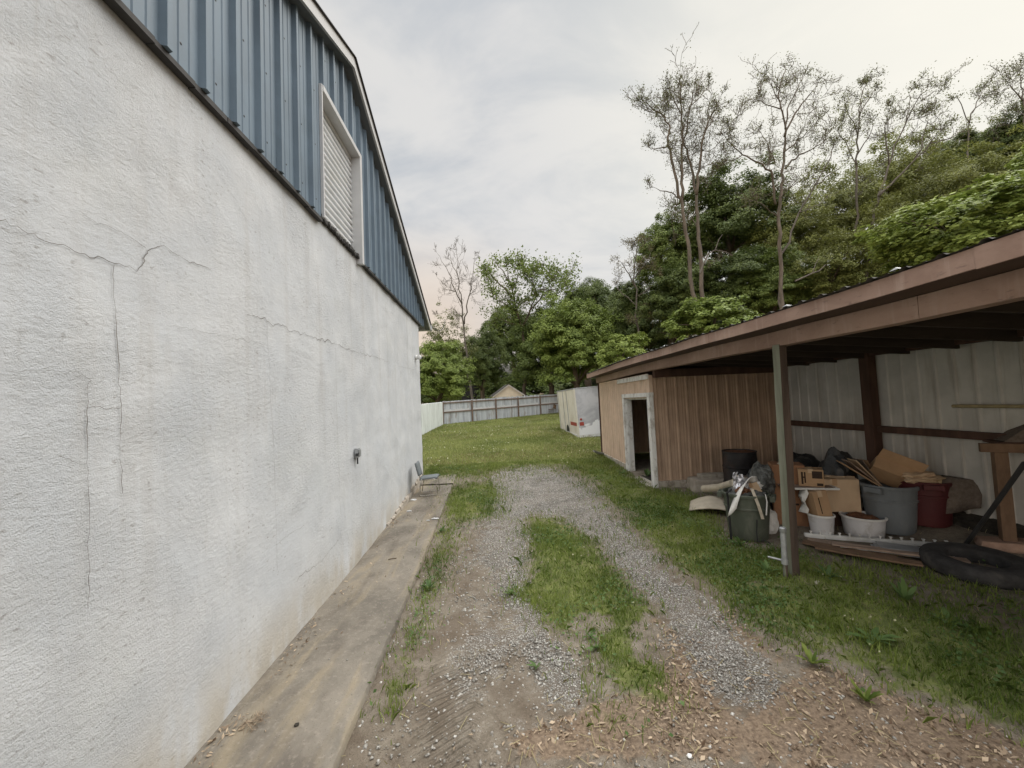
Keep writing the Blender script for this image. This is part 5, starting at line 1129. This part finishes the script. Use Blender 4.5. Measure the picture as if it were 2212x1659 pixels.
# shade trees deeper in the wood close the gaps low down
for i, (px, py, wv_, hv, Y, lb) in enumerate([(930, 845, 70, 40, 55, 'low dark thicket tree behind the bushy tree at the corner'), (1020, 845, 110, 50, 80, 'low dark thicket tree far behind the bare dead tree'), (1260, 835, 110, 50, 66, 'low dark thicket tree far behind the box trailer'), (1150, 845, 120, 60, 62, 'low dark tree beyond the dark house'), (1400, 780, 120, 70, 55, 'low dark tree in the shade behind the tan shed'), (1560, 720, 120, 80, 42, 'deep dark tree low on the slope behind the young tree'), (1720, 680, 120, 90, 38, 'deep dark tree low behind the front post'), (1880, 620, 120, 90, 34, 'deep dark tree low behind the shed middle'), (2060, 560, 120, 90, 31, 'deep dark tree low behind the bright foreground tree')]):
    dense_tree('dark', px, py, wv_, hv, Y, lb, group='dense leafy trees behind the yard')
# broken pale limbs showing against the dark trees
for lb, pts, Y in (('pale broken limb hooked over right of the twin trunks', [(1512,590),(1520,570),(1530,548),(1545,540),(1570,545),(1583,553)], 22), ('pale forked dead limb right of the second tall trunk', [(1718,607),(1740,597),(1755,590),(1770,585),(1783,572)], 23)):
    P_ = [at(x, y, Y) for x, y in pts]; m = MB().path(P_, [.05,.045,.04,.035,.03,.02][:len(P_)], 6); m.path([P_[-3], P_[-3]+Vector((.25,0,.6)), P_[-3]+Vector((.55,.1,.95))], [.03,.02,.01], 5); tag(m.build('dead_limb', MT['barkgrey'], smooth=True), lb, 'branch')

# ------------------------------------------------------------------ grass, weeds, stones, litter
def scatter(n, x0, x1, y0, y1, maskfn, seed):
    rg = np.random.default_rng(seed); P = np.column_stack([rg.uniform(x0,x1,n), rg.uniform(y0,y1,n)]); k_ = maskfn(P); return P[rg.random(n) < k_], rg
def visible(P, mrg=.25): return (np.abs(P[:,0]) < P[:,1]*1.38+mrg) & ((P[:,0] > BLX-BLA*P[:,1]) | (P[:,1] > 10.0))
def notshed(P):
    lx = P[:,0]-(SHX-SHA*P[:,1]); return ~((lx > -.03) & (P[:,1] > CO-.05) & (P[:,1] < FE+.1)) & (lx < SB-.05)
ZG = lambda P: GZ(P[:,0], P[:,1])+.012*0
def blades(name, P, rg, hmin, hmax, wid, mat, lean=.5, tint=None, z0=0.):
    n = len(P); h = rg.uniform(hmin, hmax, n); a = rg.uniform(0, 6.283, n); la = rg.uniform(0, 6.283, n); ln = np.minimum(np.abs(rg.normal(0, lean, n)), .95)*h
    B = np.column_stack([P, ZG(P)+z0]); W_ = np.column_stack([np.cos(a), np.sin(a), np.zeros(n)])*(wid*rg.uniform(.6,1.3,n))[:,None]
    D_ = np.column_stack([np.cos(la)*ln, np.sin(la)*ln, np.zeros(n)]); U = np.zeros((n,3)); U[:,2] = h
    m1 = B+U*.55+D_*.35; t1 = B+U*np.clip(1-.35*(ln/h)[:,None]**2,.3,1)+D_
    V = np.stack([B-W_*.5, B+W_*.5, m1+W_*.38, t1, m1-W_*.38], 1).reshape(-1,3); F_ = np.arange(5*n).reshape(n,5)
    t = rg.random(n) if tint is None else tint
    o = npmesh(name, V, F_, mat, tint=np.repeat(np.clip(t,0,1), 5)); o['kind'] = 'stuff'; return o
def patch_tint(P, rg, f=1.1): return .45+.75*vnoise(P, f, 3.)+.3*vnoise(P, f*4, 9.)+rg.normal(0,.25,len(P))
def dens_noise(P, f, lo, hi, seed=0.): return sm(vnoise(P, f, seed), lo, hi)
# near turf
P, rg = scatter(470000, -2.6, 6.2, 1.5, 12.0, lambda P: np.where(visible(P) & notshed(P), 1, 0)*1.0, 5)
g_ = grass_mask(P, 4); keep = rg.random(len(P)) < g_**1.15*(.38+.62*dens_noise(P, 3.2, -.35, .25, 2.))*np.clip(9/(P[:,1]+2), .35, 1.2); P = P[keep]
blades('grass', P, rg, .025, .095, .0070, MT['grass'], .65, patch_tint(P, rg))
P, rg = scatter(60000, -2.2, 6.0, 1.5, 11.5, lambda P: np.where(visible(P) & notshed(P), 1, 0)*1.0, 61)
g_ = grass_mask(P, 3); P = P[rg.random(len(P)) < .25*g_+.05*dens_noise(P, 2., .05, .35, 14.)*(P[:,0] > -1-.055*P[:,1])]
blades('dry_grass', P, rg, .02, .08, .005, MT['straw'], 1.0)
# taller tufts
P, rg = scatter(30000, -2.2, 6.0, 1.6, 11.5, lambda P: np.where(visible(P) & notshed(P), 1, 0)*1.0, 6)
g_ = grass_mask(P, 3); keep = rg.random(len(P)) < g_*dens_noise(P, 1.9, .12, .4, 9.)*1.0; P = P[keep]
blades('grass', P, rg, .07, .17, .010, MT['grass'], .75, patch_tint(P, rg))
# lawn
P, rg = scatter(150000, -6, 7, 10.0, 35, lambda P: np.where(notshed(P) | (P[:,1] > 13), 1, 0)*np.clip(14/P[:,1], .3, 1)*((P[:,0]-P[:,1]*.24 < 1) & (P[:,0]+P[:,1]*.25 > -1)), 7)
P = P[grass_mask(P, 2) > .45]
blades('lawn_grass', P, rg, .04, .10, .018, MT['lawn'], .7, patch_tint(P, rg, .5))
P, rg = scatter(50000, -6, 7, 10.5, 34, lambda P: np.where(notshed(P) | (P[:,1] > 13), 1, 0)*np.clip(13/P[:,1], .3, 1)*((P[:,0]-P[:,1]*.24 < 1) & (P[:,0]+P[:,1]*.25 > -1))*dens_noise(P*np.array([.6,1.3]), .55, -.15, .35, 41.), 71)
P = P[grass_mask(P, 2) > .5]
blades('dry_grass', P, rg, .04, .10, .016, MT['straw'], .8)
# broad clover-like leaves in the turf
def rosette_leaves(name, P, rg, size, mat, zmin, zmax):
    n = len(P); C = np.column_stack([P, ZG(P)+rg.uniform(zmin, zmax, n)]); Nn = rg.normal(size=(n,3))*.5+np.array([0,0,1.]); V, F_ = leaf_quads(C, Nn, size*rg.uniform(.5,1.3,n), .75, rg)
    o = npmesh(name, V, F_, mat, tint=np.repeat(np.clip(patch_tint(P, rg),0,1), 4)); o['kind'] = 'stuff'; return o
P, rg = scatter(70000, -2.4, 6.0, 1.7, 11.5, lambda P: np.where(visible(P) & notshed(P), 1, 0)*1.0, 8)
P = P[rg.random(len(P)) < grass_mask(P, 3)*dens_noise(P, 1.4, -.1, .3, 5.)]
rosette_leaves('clover', P, rg, .032, MT['weed'], .02, .075)
P, rg = scatter(1800, -5, 4.5, 11, 27, lambda P: .1+.9*dens_noise(P*np.array([.5,1.2]), .8, -.02, .3, 3.), 9); P = P[(grass_mask(P, 2) > .6) & notshed(P)]
n = len(P); C = np.column_stack([P, ZG(P)+rg.uniform(.05,.11,n)]); V, F_ = leaf_quads(C, rg.normal(size=(n,3))*.6+np.array([0,-.5,1.]), .042*rg.uniform(.6,1.3,n), .9, rg)
npmesh('clover_flowers', V, F_, MT['clover'], tint=np.repeat(rg.random(n),4))['kind'] = 'stuff'
P, rg = scatter(500, -1.2, 3.5, 2.2, 9, lambda P: grass_mask(P, 2)*.8*dens_noise(P, 1.5, -.1,.3), 10); n = len(P)
C = np.column_stack([P, ZG(P)+rg.uniform(.06,.1,n)]); C2 = np.repeat(C, 3, 0)+rg.normal(size=(3*n,3))*.005; V, F_ = leaf_quads(C2, rg.normal(size=(3*n,3)), .017, .9, rg)
npmesh('clover_flowers', V, F_, MT['clover'], tint=np.repeat(rg.random(3*n),4))['kind'] = 'stuff'
# pebbles
def pebbles(name, P, rg, s0, s1, tint=None):
    n = len(P); oc = np.array([[1,0,0],[0,1,0],[-1,0,0],[0,-1,0],[.1,.1,1],[-.1,0,-1]], float); s_ = s0+(s1-s0)*rg.random(n)**2.2
    sc = np.column_stack([s_*rg.uniform(.8,1.3,n), s_*rg.uniform(.7,1.1,n), s_*rg.uniform(.45,.8,n)]); a = rg.uniform(0,6.28,n); V = oc[None]+rg.normal(size=(n,6,3))*.22
    V = V*sc[:,None]; x = V[...,0]*np.cos(a)[:,None]-V[...,1]*np.sin(a)[:,None]; y = V[...,0]*np.sin(a)[:,None]+V[...,1]*np.cos(a)[:,None]
    V = np.stack([x,y,V[...,2]],-1)+np.column_stack([P, ZG(P)+.25*s_])[:,None]; f = np.array([[0,1,4],[1,2,4],[2,3,4],[3,0,4],[1,0,5],[2,1,5],[3,2,5],[0,3,5]])
    F_ = (f[None]+np.arange(n)[:,None,None]*6).reshape(-1,3); o = npmesh(name, V.reshape(-1,3), F_, MT['pebble'], tint=np.repeat(rg.random(n)**1.5 if tint is None else tint, 6)); o['kind'] = 'stuff'
def gravm(P): return np.maximum(soft(P, [GRAVEL], .16, 5)*(.55+.45*dens_noise(P, 1.8, -.3, .15, 8.)), .45*soft(P, [LANE], .15, 4)*dens_noise(P, 1.7, -.3, .25, 5.))
P, rg = scatter(190000, -1.2, 3.2, 1.8, 11.5, lambda P: np.where(visible(P), 1, 0)*np.clip(7/(P[:,1]+1.5), .3, 1.), 12)
P = P[rg.random(len(P)) < np.maximum(gravm(P)*.95, .15*(P[:,0] > -1.0-.05*P[:,1])*(1-grass_mask(P,2))*(1-.6*soft(P,[LITTER],.1,3)))]
pebbles('gravel', P, rg, .003, .0155)
# dead leaves and straw
def litm(P): return np.maximum(soft(P, [LITTER], .14, 4), .6*soft(P, [LIT2], .1, 3))
def flat_leaves(name, P, rg, s0, s1, mat, asp=.36, zoff=.008, wob=.35):
    n = len(P); C = np.column_stack([P, ZG(P)+zoff+rg.uniform(0,.018,n)]); Nn = rg.normal(size=(n,3))*wob+np.array([0,0,1.])
    V, F_ = leaf_quads(C, Nn, s0+(s1-s0)*rg.random(n)**1.1, asp, rg, .35); o = npmesh(name, V, F_, mat, tint=np.repeat(rg.random(n)**1.1,4)); o['kind'] = 'stuff'
P, rg = scatter(46000, -1.2, 5.6, 1.45, 5., lambda P: np.where(visible(P), 1, 0)*np.maximum(litm(P)*(.25+.75*dens_noise(P, 2.6, -.25, .2, 6.)), .012), 13)
for k_, (q_, asp_, s1_) in enumerate(((P[::3], .30, .064), (P[1::3], .50, .050), (P[2::3], .40, .036))): flat_leaves('leaf_litter', q_, rg, .008, s1_, MT['litter'], asp_, (.008, .004, .001)[k_], (.35, .5, .25)[k_])
P, rg = scatter(9000, -1.6, 5.6, 1.5, 9., lambda P: np.where(visible(P), 1, 0)*np.maximum(litm(P)*.6, .10*(P[:,0] > -1.0-.055*P[:,1])*(1-.6*grass_mask(P,2))), 14)
n = len(P); a = rg.uniform(0,6.28,n); l = rg.uniform(.02,.11,n); C = np.column_stack([P, ZG(P)+.014]); Dv = np.column_stack([np.cos(a)*l, np.sin(a)*l, rg.normal(0,.008,n)]); Wv = np.column_stack([-np.sin(a), np.cos(a), np.zeros(n)])*.0022
npmesh('straw', np.stack([C-Dv/2-Wv, C-Dv/2+Wv, C+Dv/2+Wv, C+Dv/2-Wv],1).reshape(-1,3), np.arange(4*n).reshape(n,4), MT['straw'], tint=np.repeat(rg.random(n),4))['kind'] = 'stuff'
# leaves, chips and grit on the walk
def wallx(P): return P[:,0]-(BLX-BLA*P[:,1])
P, rg = scatter(24000, -2.4, -1., 1.5, 9.3, lambda P: np.where((wallx(P) > .03), 1, 0)*np.exp(-wallx(P)/.07)*dens_noise(P, 1.6, -.2, .3, 4.)*1.3, 15)
Pq = P; o_ = ZG; ZG = lambda P: GZ(P[:,0], P[:,1])+.045
flat_leaves('leaf_litter', P, rg, .012, .045, MT['litter'], .4)
P, rg = scatter(1500, -2.4, -1.1, 1.6, 9.3, lambda P: np.where((wallx(P) > .03) & (P[:,0] < -1.06-.058*P[:,1]), 1, 0)*.30, 16); pebbles('grit', P, rg, .002, .008)
P, rg = scatter(160, -2.4, -1.1, 1.6, 9.3, lambda P: np.where((wallx(P) > .03) & (P[:,0] < -1.06-.058*P[:,1]), 1, 0)*.35, 17); flat_leaves('leaf_litter', P, rg, .02, .05, MT['litter'], .3)
def walkm(c, r): return lambda P: np.exp(-((P[:,0]-c[0])**2+(P[:,1]-c[1])**2)/r**2)
c_ = gp(548, 1578); P, rg = scatter(2600, c_.x-.2, c_.x+.2, c_.y-.2, c_.y+.2, walkm(c_, .055), 18); flat_leaves('needle_heap', P, rg, .02, .06, MT['litter'], .10, .012, .5)
ZG = o_
c_ = gp(620, 1600)
def pebble_thing(px, py, s_, label, mat='foundation', dz_=.045):
    p = gp(px, py); crumple('stone', label, 'stone', (p.x, p.y, gz(p.x,p.y)+dz_+s_*.4), (s_, s_*.8, s_*.6), MT[mat], px, .3, 2)
pebble_thing(641, 1583, .016, 'small dark stone lying on the concrete walk near its left end', 'dirtpile'); pebble_thing(1490, 1636, .016, 'pale pebble at the bottom edge of the litter', 'white_plastic', 0); pebble_thing(587, 1416, .012, 'dark chip on the middle of the walk', 'dirtpile')
for lb, (px, py), s_ in (('white stucco flake on the walk below the crumbling wall base', (884,1110), .05), ('white stucco chip lying across the outer edge of the walk', (940,1127), .055), ('pale chunk fallen from the wall base beside the chair', (893,1085), .06), ('small pale flake on the walk left of the edge chip', (925,1131), .03)):
    p = gp(px, py); crumple('stucco_chip', lb, 'stucco chip', (p.x, p.y, gz(p.x,p.y)+.055), (s_*1.0, s_*.5, s_*.25), MT['whitetrim'], px, .5, 2)
p = gp(848, 1216); tag(MB().path([(p.x-.05,p.y-.02,p.z+.055),(p.x,p.y,p.z+.06),(p.x+.05,p.y+.012,p.z+.055)], .006, 6).build('stick', MT['bark']), 'short dark stick lying on the concrete walk', 'stick')
# individual weeds
def weed(label, px, py, n, size, up=.6, cat='weed', mat='weed', seed=1, grp=None):
    rg = random.Random(seed); p = gp(px, py); o = thing('broadleaf_weed', label, cat, (p.x, p.y, gz(p.x,p.y)), rg.uniform(0,6)); m = MB(); tt = []
    for i in range(n):
        a = 2.4*i+rg.uniform(-.3,.3); L_ = size*rg.uniform(.35,1.15); e = up*rg.uniform(.6,1.3); rows = []
        for k_ in range(8):
            t = k_/7; w_ = L_*.105*math.sin(math.pi*min(1,t*.93+.08))**.7*(1+.18*math.sin(k_*2.6+i)); r = L_*t; z = math.sin(e)*r-.55*L_*t*t*math.cos(e)*.6+.01; x = r*math.cos(e)*(1+.0*t)
            rows.append([Vector((x*math.cos(a)-q*w_*math.sin(a), x*math.sin(a)+q*w_*math.cos(a), z+abs(q)*w_*.35)) for q in (-1,0,1)])
        m.sheet(rows); tt += [rg.random()]*24
    ob = m.build('leaves', MT[mat], o, smooth='all'); at2 = ob.data.attributes.new('tint','FLOAT','POINT'); at2.data.foreach_set('value', np.array(tt[:len(ob.data.vertices)], np.float32))
    return o
weed('tall upright dock weed before the tyre at the grass edge', 1956, 1300, 9, .26, 1.25, seed=2)
weed('large spreading dock weed in the middle of the right-hand grass', 1885, 1392, 15, .22, .55, seed=3)
weed('broadleaf weed low in the grass right of the spreading dock', 2050, 1345, 9, .22, .5, seed=4)
weed('small lone weed in the dirt between the tracks', 1160, 1442, 7, .10, .6, seed=5)
weed('bushy weed at the walk edge near mid photo', 925, 1275, 16, .15, .8, seed=6); weed('second dark weed along the walk edge nearer the chair', 952, 1150, 14, .16, .8, seed=7)
weed('weed in the right edge of the centre grass strip', 1290, 1400, 9, .12, .7, seed=8); weed('weed clump growing at the bottom of the centre grass strip', 1275, 1375, 9, .11, .7, seed=9)
weed('weed sprouting in the tan shed doorway', 1398, 1030, 10, .30, .95, seed=10); weed('weed clump left of the shed door sill', 1345, 1025, 12, .24, .8, seed=11)
weed('grassy weed at the foot of the green can', 1600, 1180, 14, .22, .8, seed=12); weed('leafy weed left of the pipe stub', 1660, 1240, 12, .20, .7, seed=13); weed('leafy weed right of the post footing', 1790, 1250, 12, .22, .7, seed=14)
weed('tuft weed in the leaf litter below the gravel end', 1755, 1440, 14, .16, .9, seed=15, mat='grass'); weed('dark tuft weed low in the litter near the right', 1870, 1520, 14, .15, .9, seed=16, mat='grass')
weed('weed sprig at the wide centre strip left edge', 1105, 1285, 9, .10, .7, seed=17)
